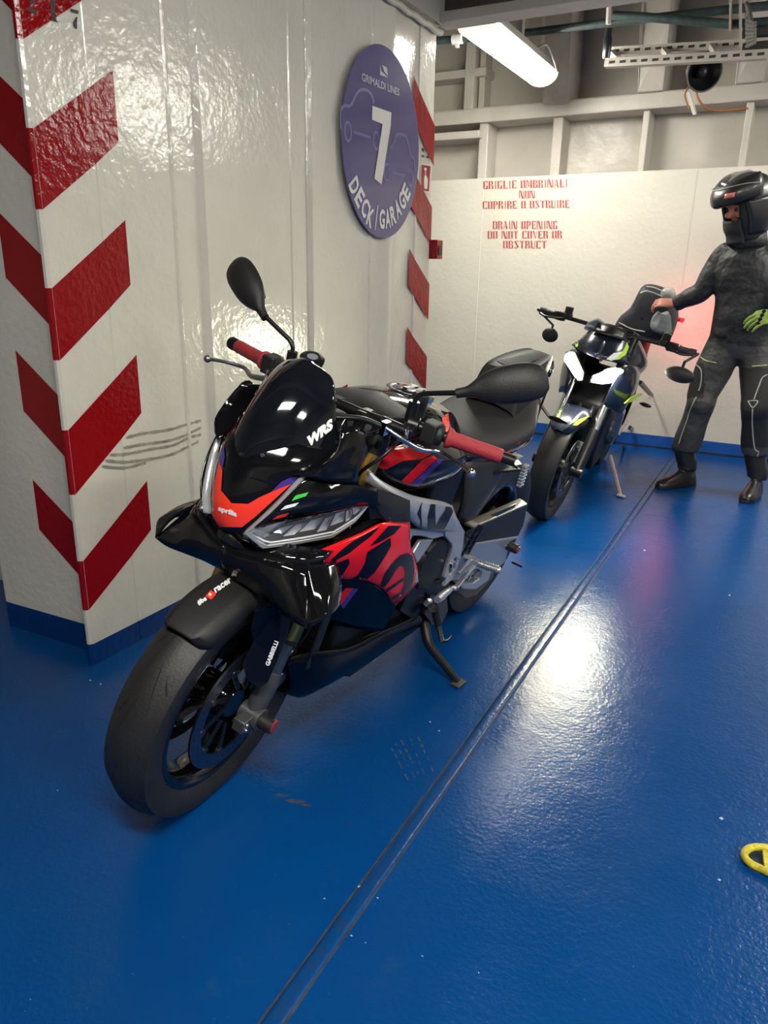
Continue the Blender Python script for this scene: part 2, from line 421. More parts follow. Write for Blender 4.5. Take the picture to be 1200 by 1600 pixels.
tag(mb.build('paint_chips', 'chip', None, smooth=0, weld=False), 'tiny pale paint chips scattered over the blue deck', 'paint chips', kind='stuff')
# casing wall (left) ----------------------------------------------------
YC = 1.455; YE = 3.945; ZT = 2.44
prof = [(YC, 0), (1.648, 0), (1.651, -.003), (1.654, 0), (1.948, 0), (1.953, .006), (1.960, .006), (1.965, 0), (2.072, 0), (2.086, .020), (2.166, .020), (2.180, 0),
        (2.283, 0), (2.287, -.010), (2.62, -.010), (2.624, -.004), (2.63, -.010), (2.738, -.010), (2.750, .012), (2.838, .012), (2.850, -.010),
        (2.968, -.010), (2.972, -.016), (3.266, -.016), (3.271, -.010), (3.277, -.010), (3.282, -.016), (3.40, -.016), (3.42, -.006), (3.49, -.006), (3.51, -.016), (3.745, -.016), (3.749, -.008), (3.76, -.008), (3.765, -.016), (YE, -.016)]
mb = MB()
rows = [[(WX+d*1.0, y, z) for y, d in prof] for z in (0, .6, 1.2, 1.8, ZT)]
mb.grid(rows)
LA = onplane(139, 1016, (0, 0, 0), (0, 0, 1)); LB = onplane(0, 972, (0, 0, 0), (0, 0, 1)); ld = (LB-LA)/np.linalg.norm(LB-LA); ln = np.array([ld[1], -ld[0], 0.]); ln = ln if ln[1] < 0 else -ln
Lend = LA+ld*.395; Lend2 = Lend+np.array([-.02, .25, 0])
plan = [(WX-.0, YC), (WX-.006, YC-.008), (WX-.016, YC-.009), tuple(LA[:2]), tuple(Lend[:2]), tuple(Lend2[:2]), (-4.2, Lend2[1])]
mb.grid([[(x, y, z) for x, y in plan] for z in (0, 1.2, ZT+.7)])
mb.add([(WX-.016, YE, 0), (WX-.016, YE, ZT), (-4.2, YE, ZT), (-4.2, YE, 0)], [(0, 1, 2, 3)])
mb.add([(WX, YC, ZT), (WX, YE, ZT), (-4.2, YE, ZT), (-4.2, YC, ZT)], [(0, 1, 2, 3)])
# lumpy weld beads on the seams
for wy, wd, sd0 in ((1.958, .004, 1), (2.74, -.008, 2), (2.85, -.008, 3), (3.274, -.012, 4), (3.752, -.010, 5)):
    rnd = random.Random(sd0); P_w = []; R_w = []
    z_ = .08
    while z_ < ZT-.04:
        P_w.append((WX+wd, wy+rnd.uniform(-.0012, .0012), z_)); R_w.append(.0034+rnd.uniform(-.0012, .0022)*(1 if rnd.random() > .3 else .2)); z_ += .011
    mb.tube(P_w, R_w, 6)
# moulding along the top of the casing
mb.tube([(WX+.008, y, ZT-.03+.004*math.sin(y*40)) for y in np.linspace(YC, YE+.01, 60)], .014, 8)
mb.add([(WX+.02, YC, ZT), (WX+.02, YE+.012, ZT), (WX+.02, YE+.012, ZT+.5), (WX+.02, YC, ZT+.5)], [(0, 1, 2, 3)])
# kick band, chevrons (paint on the plate)
e1 = .0012
def wallpoly(pts, mi, d=0.): mb.add([(WX+d+e1, y, z) for y, z in pts], [tuple(range(len(pts)))], mi)
cuts = [(YC, 0), (1.957, 0), (2.08, 0), (2.18, .016), (2.285, 0)]
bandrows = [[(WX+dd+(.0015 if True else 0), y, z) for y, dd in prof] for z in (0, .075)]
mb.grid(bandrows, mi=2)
mb.add([(WX+.0025, YC, z) for z in (0, .076)]+[(WX-.005, YC-.0105, z) for z in (0, .076)]+[(WX-.016, YC-.0118, z) for z in (0, .078)]+[(LA[0], LA[1]-.003, z) for z in (0, .098)], [(0, 2, 3, 1), (2, 4, 5, 3), (4, 6, 7, 5)], 2)
pp = [LA+ln*.0015, LA+ld*.395+ln*.0015]
mb.add([(*pp[0][:2], 0), (*pp[1][:2], 0), (*pp[1][:2], .095), (*pp[0][:2], .098)], [(0, 1, 2, 3)], 2)
p2 = [Lend+np.array([.0015, -.001, 0]), Lend2+np.array([.0015, 0, 0])]
mb.add([(*p2[0][:2], 0), (*p2[1][:2], 0), (*p2[1][:2], .095), (*p2[0][:2], .095)], [(0, 1, 2, 3)], 2)
for k in range(6):
    dz = .402*k
    lo, up, elo, eup = (.197, .365, .383, .558) if k == 0 else (.180+dz, .378+dz, .386+dz, .574+dz)
    if eup > ZT: eup = ZT
    wallpoly([(YC, lo), (1.65, (lo+(elo-lo)*.68)-.004), (1.743, elo), (1.743, eup), (1.65, up+(eup-up)*.67), (YC, up)], 1)
    # chamfer
    a_, b_ = plan[2], plan[3]
    q = [(a_[0], a_[1]-.0015), (b_[0]+.0008, b_[1]-.0012)]
    mb.add([(q[0][0], q[0][1], lo), (q[1][0], q[1][1], lo+.075), (q[1][0], q[1][1], up+.09), (q[0][0], q[0][1], up)], [(0, 1, 2, 3)], 1)
    q = [(WX+.001, YC-.001), (WX-.006, YC-.0095), (WX-.016, YC-.0105)]
    mb.add([(x, y, z) for z in (lo, up) for x, y in q], [(0, 1, 4, 3), (1, 2, 5, 4)], 1)
    l0, l1, l2, l3 = (.272, .457, .407, .579) if k == 0 else (.270+dz*.997, .463+dz, .402+dz, .590+dz)
    A_ = LA+ln*.0012; B_ = LA+ld*.168+ln*.0012
    mb.add([(*A_[:2], l0), (*B_[:2], l2), (*B_[:2], l3), (*A_[:2], l1)], [(0, 1, 2, 3)], 1)
for k in range(5):
    dz = .400*k-.40
    lo, up, elo, eup = .59+dz+.0, .785+dz, .775+dz, .966+dz     # right edge low/up, left end low/up
    if k == 4: eup = elo+.19
    wallpoly([(YE-.001, lo), (3.757, lo+(elo-lo)*.72), (3.68, elo), (3.68, eup), (3.757, up+(eup-up)*.68), (YE-.001, up)], 1, -.0065)
# red paint patch low on the casing behind the bike
wallpoly([(2.93, .70), (3.06, .73), (3.0, .50), (2.80, .40), (2.80, .60)], 1, -.006)
CAS = struct(mb, 'wall_left', [MT['wall'], MT['red_paint'], MT['blue_band']], 'cream steel casing wall with red chevrons and blue kick band', smooth=30, weld=False)
# rubber scuffs on the wall
MT['scuff'] = mat('rubber_scuff', (.27, .255, .22), .5, noise=.45, nscale=40)
mb = MB()
def wp(x, y, d=.002): return onplane(x, y, (WX+d, 0, 0), (1, 0, 0))
for pts in ([(197, 684), (225, 677), (262, 672), (290, 664), (314, 657)], [(193, 700), (225, 694), (262, 689), (290, 680), (314, 668)], [(172, 711), (200, 709), (235, 702), (270, 696), (295, 684), (314, 679)],
            [(165, 720), (195, 722), (230, 718), (265, 711), (290, 700), (310, 690)], [(160, 729), (195, 731), (228, 723)]):
    P = crom([wp(*p) for p in pts], 6)
    r_ = []
    for i, p in enumerate(P):
        h = .0034+.0022*abs(math.sin(i*.9)); r_.append([p+Vector((0, 0, h)), p-Vector((0, 0, h))])
    mb.grid(r_)
tag(mb.build('rubber_scuff_mark', 'scuff', None), 'wavy grey rubber scuff marks on the cream wall beside the front fairing', 'scuff mark', kind='stuff')
# stencilled digits
MT['stencil_black'] = mat('black_stencil_paint', (.03, .03, .03), .5)
MT['stencil_red'] = mat('red_stencil_paint', (.46, .085, .085), .6, noise=.5, nscale=50)
def wall_poly_px(mb, pts, d=.0024): mb.add([wp(x, y, d) for x, y in pts], [tuple(range(len(pts)))])
nr = empty('stencilled_number', Matrix.Identity(4)); tag(nr, 'black stencilled number 217 at the top of the left column of chevrons', 'number')
for grp in (([(41, 13), (46, 11), (58, 17), (56, 22), (52, 22)], [(47, 0), (54, 0), (54, 4), (50, 7), (46, 5)]), ([(79, 0), (86, 0), (86, 20), (80, 23)], [(82, 23), (87, 20), (88, 31), (91, 35), (81, 32)]), ([(110, 13), (123, 17), (122, 22), (110, 18)], [(119, 26), (121, 27), (120, 38), (121, 43), (119, 46), (115, 42), (114, 35)])):
    mb = MB()
    for pts in grp: wall_poly_px(mb, pts)
    mb.build('digit', 'stencil_black', nr, smooth=0)
nr = empty('stencilled_number', Matrix.Identity(4)); tag(nr, 'small black stencilled number above the red fire extinguisher sticker', 'number')
for grp in (([(659, 232), (661, 231), (663, 233), (663, 237), (661, 239), (662, 236), (660, 236)], [(659, 242), (663, 242), (663, 246), (659, 245)]), ([(666, 244), (670, 244), (670, 247), (666, 247)],)):
    mb = MB()
    for pts in grp: wall_poly_px(mb, pts, -.012)
    mb.build('digit', 'stencil_black', nr, smooth=0)

# back wall ---------------------------------------------------------------
BY = 5.9
mb = MB()
mb.box((1.0, BY+.06, .98), (10.0, .12, 1.96))
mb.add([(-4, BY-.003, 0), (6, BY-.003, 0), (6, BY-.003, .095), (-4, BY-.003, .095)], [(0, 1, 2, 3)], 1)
mb.add([(-4, BY-.004, 0), (6, BY-.004, 0), (6, BY-.010, .012), (-4, BY-.010, .012)], [(0, 1, 2, 3)], 2)
# faint vertical plate joint
mb.box((-.77, BY-.001, 1.0), (.006, .004, 1.9)); mb.box((-2.33, BY-.001, 1.0), (.006, .004, 1.9))
struct(mb, 'wall_back', [MT['wall_back'], MT['blue_back'], MT['rust']], 'cream lower back wall with blue band', smooth=0, weld=False)
mb = MB()
mb.grid([[(x, BY+.22+.012*math.sin(x*5)+.008*math.sin(x*11+z*9), z) for x in np.linspace(-4, 6, 80)] for z in np.linspace(1.9, 3.4, 16)])
struct(mb, 'wall_hull', MT['hull'], 'dented cream hull plating above the back wall', smooth=60)
mb = MB()
for x, w_ in ((-2.36, .075), (-1.78, .075), (-1.155, .045), (-.50, .045), (.15, .05), (.8, .05)):
    mb.box((x, BY+.12, 2.15), (w_, .20, .42))
mb.box((1.0, BY+.10, 2.40), (10, .24, .10))
mb.box((1.0, BY+.0, 2.44), (10, .03, .03))
# shelf bracket at far left
mb.box((-2.75, BY+.08, 2.27), (.76, .24, .055)); mb.box((-2.75, BY+.12, 2.71), (.76, .18, .06)); mb.box((-2.50, BY+.12, 2.72), (.08, .2, .60))
mb.box((-2.42, BY+.15, 2.75), (.05, .14, .6))
def bracket(x, w_, zb):
    P = [(x-w_/2, BY-.05, zb), (x+w_/2, BY-.05, zb), (x+w_/2*1.1, BY-.16, zb+.35), (x+w_/2*1.1, BY-.22, 3.5), (x-w_/2*1.1, BY-.22, 3.5), (x-w_/2*1.1, BY-.16, zb+.35)]
    mb.prism(P, (0, .32, 0))
bracket(-1.79, .19, 2.43); bracket(-1.135, .17, 2.45); bracket(-.52, .17, 2.45); bracket(.1, .17, 2.45); bracket(.75, .17, 2.45)
struct(mb, 'trim_2', MT['beam'], 'cream hull frames, brackets and girder on the back wall', smooth=0, bevel=.008)
# ceiling and beams
mb = MB(); mb.box((.5, .5, 3.45), (11, 12, .1)); struct(mb, 'ceiling', MT['ceil'], 'dark deckhead', smooth=0)
mb = MB()
mb.box((1.0, 3.97, 2.95), (5.7, .02, .95), mi=1); mb.box((1.0, 3.97, 2.468), (5.7, .14, .045))
struct(mb, 'trim_3', [MT['beam'], MT['ceil']], 'deck beam with pale lower flange', smooth=0, bevel=.004)
mb = MB()
for y in (.6, -2.4):
    mb.box((1.0, y, 2.98), (9.5, .02, .9), mi=1); mb.box((1.0, y, 2.528), (9.5, .16, .04))
struct(mb, 'trim_4', [MT['beam'], MT['ceil']], 'deck beams overhead nearer the camera', smooth=0)
mb = MB(); mb.box((6.05, .5, 1.7), (.1, 12, 3.4)); struct(mb, 'wall_right', MT['wall'], smooth=0)
mb = MB(); mb.box((.5, -5.05, 1.7), (11, .1, 3.4)); struct(mb, 'wall_front', MT['wall'], smooth=0)
mb = MB(); mb.box((-4.25, .5, 1.7), (.1, 12, 3.4)); struct(mb, 'wall_side', MT['wall'], smooth=0)

# stencil lettering on the back wall -----------------------------------------
# each glyph: list of bars (x0,y0,x1,y1) or slants [(4 pts)] in a 1 x 1 cell, thick stems, thin arms, stencil gaps
S_ = .26
GL = {
 'I': [(.33, 0, .33+.34, 1)],
 'N': [(0, 0, .16, 1), (.84, 0, 1, 1), [(.16, 1), (.46, 1), (.84, 0), (.54, 0)]],
 'O': [(0, .03, .36, .97), (.64, .03, 1, .97), (.36, .0, .46, .12), (.54, .88, .64, 1)],
 'D': [(0, 0, .34, 1), (.66, .06, 1, .94), (.40, 0, .66, .10), (.40, .9, .66, 1)],
 'C': [(0, .04, .36, .96), (.42, 0, .95, .10), (.42, .9, .95, 1), (.84, .72, .95, .9), (.84, .1, .95, .26)],
 'G': [(0, .04, .36, .96), (.42, 0, .95, .10), (.42, .9, .95, 1), (.84, .72, .95, .9), (.66, .08, .98, .42)],
 'E': [(.05, 0, .40, 1), (.46, 0, .95, .10), (.46, .9, .95, 1), (.46, .45, .78, .55), (.85, .1, .95, .26), (.85, .74, .95, .9)],
 'L': [(.08, 0, .44, 1), (.50, 0, .95, .10), (.85, .1, .95, .30)],
 'P': [(.04, 0, .38, 1), (.44, .9, .7, 1), (.44, .44, .7, .54), (.66, .52, .98, .92)],
 'R': [(.0, 0, .34, 1), (.40, .9, .64, 1), (.40, .46, .64, .56), (.62, .56, .94, .94), (.66, 0, .98, .44)],
 'B': [(.0, 0, .34, 1), (.40, .9, .64, 1), (.40, .46, .64, .56), (.40, 0, .64, .1), (.62, .56, .92, .94), (.64, .05, .98, .46)],
 'M': [(0, 0, .12, 1), (.72, 0, 1, 1), [(.12, 1), (.36, 1), (.52, .1), (.42, .1)], [(.62, .9), (.72, 1), (.52, .1), (.46, .1)]],
 'A': [[(.38, 1), (.62, 1), (1, 0), (.66, 0)], [(.34, .9), (.42, .9), (.12, 0), (0, 0)], (.26, .26, .56, .34)],
 'S': [[(.02, .88), (.30, .98), (.98, .2), (.72, .06)], (.36, .92, .9, 1), (.82, .72, .9, .92), (.1, 0, .62, .08), (.1, .08, .18, .28)],
 'T': [(.33, 0, .67, .95), (.02, .9, .28, 1), (.72, .9, .98, 1), (.02, .74, .1, .9), (.9, .74, .98, .9)],
 'U': [(.02, .06, .36, 1), (.78, .1, .92, 1), (.36, 0, .78, .1)],
 'V': [[(.0, 1), (.32, 1), (.62, 0), (.5, 0)], [(.86, 1), (.98, 1), (.62, 0), (.58, .1)]],
}
def stencil_line(mb, txt, x0, x1, yb, yt, adv=1.0):
    cells = [(.62 if ch in ' I' else (1.25 if ch in 'MN' else 1.0)) for ch in txt]; tot = sum(cells)*1.16-.16; t = 0
    for ch, cw in zip(txt, cells):
        for b in GL.get(ch, []):
            q = [(b[0], b[1]), (b[2], b[1]), (b[2], b[3]), (b[0], b[3])] if isinstance(b, tuple) else b
            pts = []
            for (u, v) in q:
                uu = (t+u*cw)/tot; x = x0[0]+(x1[0]-x0[0])*uu; yy0 = x0[1]+(x1[1]-x0[1])*uu
                h = yb-(yb-yt)*v  # v 0 bottom .. 1 top as pixel offset
                pts.append(onplane(x, yy0-v*(yb-yt), (0, BY-.0035, 0), (0, 1, 0)))
            mb.add(pts, [tuple(range(len(pts)))])
        t += cw*1.16
def notice(lines, label, name):
    e = empty(name, Matrix.Identity(4)); tag(e, label, 'painted notice')
    for txt, x0, x1, h in lines:
        mb = MB(); stencil_line(mb, txt, x0, x1, h, 0); mb.build('text_line', 'stencil_red', e, smooth=0, weld=False)
notice([('GRIGLIE OMBRINALI', (755, 295.5), (887, 292.5), 12.5), ('NON', (811, 310), (836, 309.5), 12), ('COPRIRE O OSTRUIRE', (754, 326.5), (890, 324.5), 12)], 'red stencilled Italian notice GRIGLIE OMBRINALI NON COPRIRE O OSTRUIRE, upper on back wall', 'stencilled_notice')
notice([('DRAIN OPENING', (770, 358), (871, 357.5), 12.5), ('DO NOT COVER OR', (762, 373), (878, 372.5), 12), ('OBSTRUCT', (786, 388), (854, 388), 12)], 'red stencilled English notice DRAIN OPENING DO NOT COVER OR OBSTRUCT, lower on back wall', 'stencilled_notice')

# round deck sign ---------------------------------------------------------------
MT['sign'] = mat('purple_sign_film', (.072, .060, .19), .22, coat=.3)
MT['sign_line'] = mat('sign_car_line', (.13, .115, .29), .3)
MT['sign_white'] = mat('sign_white', (.62, .61, .58), .35)
MT['sign_pale'] = mat('sign_pale', (.33, .32, .42), .35)
SY, SZ, SR = 2.700*1.235*1.0, 1.459*1.235, .4055
cy_ = [wp(530, 222)[1], wp(650, 268)[1]]; cz_ = [wp(590, 70)[2], wp(592, 373)[2]]
SY = 3.345; SZ = (cz_[0]+cz_[1])/2+.004; SRY = (cy_[1]-cy_[0])/2; SRZ = (cz_[0]-cz_[1])/2
SR = (SRZ+SRY)/2
SGX = WX+.012
sg = empty('deck_sign', Matrix.Translation((SGX, (cy_[0]+cy_[1])/2, SZ)))
tag(sg, 'round purple DECK/GARAGE sign with large white number 7 on the cream wall', 'sign')
def sv(u, v, d=0): return (d, u, v)      # u along the wall (away from camera), v up, local
mb = MB(); n = 72; rim = [(SRY*math.cos(2*PI*i/n), SRZ*math.sin(2*PI*i/n)) for i in range(n)]
mb.prism([(-.004, a, b) for a, b in rim], (.007, 0, 0)); mb.build('sign_plate', 'sign', sg, smooth=30)
def flat(mb, v2, f2, d, mi=0): mb.add([(d, a, b) for a, b in v2], f2, mi)
def stroke2(mb, pts, w_, d):
    P = [Vector((0, a, b)) for a, b in pts]; P = crom(P, 4); L_, R_ = [], []
    for i, p in enumerate(P):
        t = (P[min(i+1, len(P)-1)]-P[max(i-1, 0)]).normalized(); nn = Vector((0, -t.z, t.y))
        L_.append((d, (p+nn*w_/2).y, (p+nn*w_/2).z)); R_.append((d, (p-nn*w_/2).y, (p-nn*w_/2).z))
    mb.grid([L_, R_])
def spx(x, y):
    q = onplane(x, y, (SGX+.004, 0, 0), (1, 0, 0)); return (q[1]-(cy_[0]+cy_[1])/2, q[2]-SZ)
Z5 = lambda x, y: spx(500+x/4.706, 60+y/4.706)
mb = MB()
for pts in ([(152, 660), (152, 560), (170, 500), (225, 492), (262, 420), (300, 378), (350, 385), (385, 430), (395, 480)], [(250, 690), (372, 728)], [(515, 815), (545, 760), (565, 708), (625, 715), (650, 790), (665, 860), (690, 890), (697, 980)], [(532, 990), (628, 1010)]):
    stroke2(mb, [Z5(*p) for p in pts], .0125, .0045)
for cx, cy, r in ((206, 685, .024), (415, 752, .024), (492, 985, .024), (663, 1025, .024)):
    u, v = Z5(cx, cy); stroke2(mb, [(u+r*math.cos(t)*1.15, v+r*1.5*math.sin(t)) for t in np.linspace(0, 2*PI, 14)], .011, .0042)
mb.build('car_outline', 'sign_line', sg, smooth=0, weld=False)
mb = MB(); seven = [(383, 495), (522, 545), (518, 640), (450, 1075), (397, 1030), (458, 630), (380, 598)]
v2, f2 = poly_tri([Z5(*p) for p in seven]); flat(mb, v2, f2, .0058); mb.build('number_seven', 'sign_white', sg, smooth=0)
# curved lettering
mb = MB()
letters = [('D', 250, 1085), ('E', 290, 1170), ('C', 330, 1245), ('K', 368, 1315), ('|', 413, 1318), ('G', 455, 1328), ('A', 497, 1325), ('R', 535, 1300), ('A', 570, 1250), ('G', 603, 1195), ('E', 632, 1130)]
ring = []
for ch, x, y in letters:
    u, v = Z5(x, y); ring.append(math.atan2(v/SRZ, u/SRY))
rad = .765
for (ch, x, y), a in zip(letters, ring):
    v2, f2, ww, hh = text_mesh(ch, .035)
    H = .088 if ch != '|' else .115; W_ = H*.62 if ch != '|' else .008
    u, v = Z5(x, y); k = -(math.pi/2)
    ta = a+math.pi/2            # reading direction runs anticlockwise along the lower rim
    ct, st_ = math.cos(ta), math.sin(ta)
    pts = []
    for (p, q) in v2:
        lx = (p-.5)*W_; ly = (q-.5)*H
        pts.append((u+lx*ct-ly*st_, v+lx*st_+ly*ct))
    flat(mb, pts, f2, .0055)
mb.build('sign_lettering', 'sign_white', sg, smooth=0, weld=False)
mb = MB(); v2, f2, _, _ = text_mesh('GRIMALDI LINES', .02)
A0, A1, A2 = Z5(305, 312), Z5(582, 425), Z5(305, 252)
flat(mb, [(A0[0]+a*(A1[0]-A0[0])+b*(A2[0]-A0[0]), A0[1]+a*(A1[1]-A0[1])+b*(A2[1]-A0[1])) for a, b in v2], f2, .0055)
for pts in ([(440, 190), (450, 240), (500, 290), (440, 270)], [(455, 195), (490, 215), (498, 278), (470, 245)]):
    v2, f2 = poly_tri([Z5(*p) for p in pts]); flat(mb, v2, f2, .0054)
mb.build('company_name', 'sign_pale', sg, smooth=0, weld=False)

# fire sticker
st = empty('fire_extinguisher_sign', Matrix.Translation((WX-.014, *wp(669, 278)[1:])))
tag(st, 'small red and white fire extinguisher sticker at the casing edge', 'sign')
c0 = wp(669, 278, -.012)
def stp(x, y): q = onplane(x, y, (WX-.012, 0, 0), (1, 0, 0)); return (q[1]-c0[1], q[2]-c0[2])
mb = MB(); flat(mb, [stp(*p) for p in ((661.5, 255), (678, 258), (675, 301), (660, 299))], [(0, 1, 2, 3)], .0015); mb.build('sign_border', 'sign_white', st, smooth=0)
mb = MB(); flat(mb, [stp(*p) for p in ((662.5, 257), (676.5, 259.5), (674, 299), (661.5, 297))], [(0, 1, 2, 3)], .0022); mb.build('sign_face', 'red_paint', st, smooth=0)
mb = MB()
for pts in ([(667, 274), (670, 274.5), (672, 280), (671, 295), (666.5, 294.5), (666, 280)], [(666.5, 262), (670, 262.5), (670, 266), (666.5, 265.5)], [(668, 266), (669, 266), (669, 275), (668, 275)]): flat(mb, [stp(*p) for p in pts], [tuple(range(len(pts)))], .0028)
mb.build('pictogram', 'sign_white', st, smooth=0)
# call box at the edge
bx = empty('call_point_box', Matrix.Translation((WX, 3.96, 1.37))); tag(bx, 'small red box with black button on the casing edge below the sign', 'box')
mb = MB(); mb.box((.0, .03, .0), (.06, .075, .10)); mb.build('housing', 'red_paint', bx, smooth=0, bevel=.004)
mb = MB(); mb.box((.031, .03, -.005), (.006, .04, .05)); mb.build('button', 'black_satin', bx, smooth=0)

MT['end_cap'] = mat('clear_end_cap', (.8, .76, .6), .3, emit=(1, .93, .7), estr=1.2)
# ceiling lamps -----------------------------------------------------------------
MT['lamp_body'] = mat('lamp_housing', (.62, .60, .54), .4)
MT['tube_light'] = mat('lit_diffuser', (.9, .9, .9), .3, emit=(1, .965, .86), estr=LAMP_STRENGTH)
MT['tube_light_near'] = mat('lit_diffuser_near', (.9, .9, .9), .3, emit=(1, .965, .88), estr=NEAR_LAMP_STRENGTH)
def lamp(loc, rz, label, ln_=1.2, w_=.21, tl='tube_light'):
    e = empty('ceiling_lamp', Matrix.Translation(loc) @ Matrix.Rotation(rz, 4, 'Z')); tag(e, label, 'lamp', 'fluorescent deck lamps')
    mb = MB(); h = ln_/2
    mb.prism([(-w_/2, -h, .0), (w_/2, -h, 0), (w_/2*.8, -h, .06), (-w_/2*.8, -h, .06)], (0, ln_, 0)); mb.build('housing', 'lamp_body', e, smooth=0, bevel=.01)
    mb = MB(); pr = [(w_/2*math.cos(t)*.98, -.075*math.sin(t)) for t in np.linspace(0, PI, 12)]
    mb.grid([[(a, y, b-.001) for a, b in pr] for y in (-h+.03, h-.03)])
    for y in (-h+.03, h-.03): mb.add([(a, y, b-.001) for a, b in pr], [tuple(range(12))])
    mb.build('diffuser', tl, e, smooth=50)
    for y in (-h, h-.035):
        mb = MB(); pr2 = [(w_/2*1.02*math.cos(t), -.078*math.sin(t)) for t in np.linspace(0, PI, 12)]
        mb.prism([(a, y, b) for a, b in pr2], (0, .035, 0)); mb.build('end_cap', MT['end_cap'], e, smooth=0)
    return e
E1 = lamp((-1.755, 4.80, 2.52), .0, 'lit fluorescent ceiling lamp hanging over the gap beyond the casing wall')
mb = MB(); mb.bar((0, .1, .06), (0, .1, .9), .045, .045, up=(1, 0, 0)); mb.bar((0, -.3, .06), (0, -.3, .9), .045, .045, up=(1, 0, 0)); mb.build('hanger', 'beam', E1, smooth=0)
mb = MB(); mb.curve([(.06, .25, .06), (.09, .35, .10), (.10, .5, .04), (.09, .62, -.02)], .008); mb.build('power_cable', 'beam', E1)
lamp((1.15, 4.85, 2.52), .0, 'fluorescent ceiling lamp on the far row, out of view to the right')
lamp((.15, -.15, 2.56), PI/2, 'fluorescent ceiling lamp on the near row, behind the camera', tl='tube_light_near')
lamp((2.6, -.4, 2.56), PI/2, 'fluorescent ceiling lamp on the near row, behind to the right', tl='tube_light_near')
lamp((2.9, 2.2, 2.6), .0, 'fluorescent ceiling lamp over the middle of the deck, out of view')

# pipes, tray, loudspeaker ---------------------------------------------------------
MT['pipe'] = mat('dark_green_pipe', (.045, .075, .075), .45, noise=.5, nscale=18)
def bp(x, y, Y): return onplane(x, y, (0, Y, 0), (0, 1, 0))
mb = MB(); mb.tube([bp(655, 66, 5.3), bp(740, 59, 5.3), bp(835, 50, 5.3), bp(940, 37, 5.3), bp(1140, 15, 5.3), bp(1260, 3, 5.3)], .024, 14); mb.build('pipe', 'pipe')
tag(bpy.data.objects['pipe'], 'dark green pipe running straight under the deckhead behind the lit lamp', 'pipe')
mb = MB(); mb.tube([bp(958, 24, 5.15), bp(1010, 27, 5.15), bp(1145, 38, 5.15), bp(1260, 30, 5.15)], .024, 14); o = mb.build('pipe', 'pipe'); tag(o, 'dark green pipe sloping down to the right above the cable tray', 'pipe')
mb = MB(); a = bp(715, 61, 5.28); mb.cyl(a-np.array([.035, 0, 0]), a+np.array([.035, 0, 0]), .032, 14); mb.box(a+np.array([0, 0, -.035]), (.02, .03, .03)); tag(mb.build('pipe_clamp', 'white_film'), 'small white clamp on the pipe left of the lit lamp', 'clamp')
# hanging fitting
mb = MB(); a, b = bp(951, 45, 5.05), bp(947, 92, 5.05); mb.tube([bp(953, -30, 5.05), bp(951, 38, 5.05)], .016, 8)
mb.tube([a, a*.75+b*.25, a*.7+b*.3, b*.9+a*.1, b], [.02, .02, .026, .024, .018], 12, 1); mb.cyl(b, bp(946, 97, 5.05), .012, 10, 2)
tag(mb.build('hanging_cable_fitting', ['beam', 'steel', 'chrome']), 'short dark hanging fitting at the left end of the cable tray', 'fitting')
# cable tray: two perforated rails and rungs
ct = empty('cable_tray', Matrix()); tag(ct, 'cream perforated metal cable tray under the deckhead', 'cable tray')
MT['hole'] = mat('dark_hole', (.04, .035, .03), .9)
for (pa, pb, Y) in (((952, 80), (1200, 66), 5.3), ((945, 98), (1200, 84), 5.0)):
    A_, B_ = bp(*pa, Y), bp(*pb, Y); mb = MB(); mb.bar(A_, B_, .012, .045); mb.bar(A_+np.array([0, .02, -.02]), B_+np.array([0, .02, -.02]), .05, .006)
    for k in range(14):
        t = .05+k*.07; q = A_*(1-t)+B_*t; mb.box(q+np.array([0, -.0065, .0]), (.035, .002, .014), mi=1)
    mb.build('tray_rail', ['beam', 'hole'], ct, smooth=0)
for pa, pb in (((966, 92), (955, 82)), ((1045, 88), (1037, 78)), ((1119, 83), (1112, 72))):
    mb = MB(); mb.bar(bp(*pa, 5.0), bp(*pb, 5.3), .03, .03); mb.build('tray_rung', 'beam', ct, smooth=0)
for x in (1143, 1157):
    mb = MB(); mb.bar(bp(x, -40, 5.1), bp(x-2 if x == 1143 else x, 50 if x == 1143 else 92, 5.1), .05, .012, up=(1, 0, 0))
    mb.build('tray_hanger', 'beam', ct, smooth=0)
mb = MB()
for k in range(7):
    mb.curve([bp(1166+k*1.5, 5+k*8, 4.92), bp(1172+k, 20+k*7, 4.9), bp(1167, 30+k*7, 4.92), bp(1180, 36+k*5, 4.88)], .010, 8)
tag(mb.build('cable_bundle', mat('dirty_cable', (.12, .11, .10), .7, noise=.5)), 'tangled grey cable bundle at the right end of the cable tray', 'cables', kind='stuff')
mb = MB(); mb.curve([bp(1160, 80, 5.15), bp(1185, 77, 5.15), bp(1220, 74, 5.15)], .04, 10); mb.curve([bp(1160, 52, 5.15), bp(1185, 50, 5.15), bp(1220, 48, 5.15)], .028, 10)
tag(mb.build('cable', mat('grey_cable', (.09, .085, .08), .7, noise=.5)), 'thick grey cables leaving the tray at the right edge', 'cables', kind='stuff')
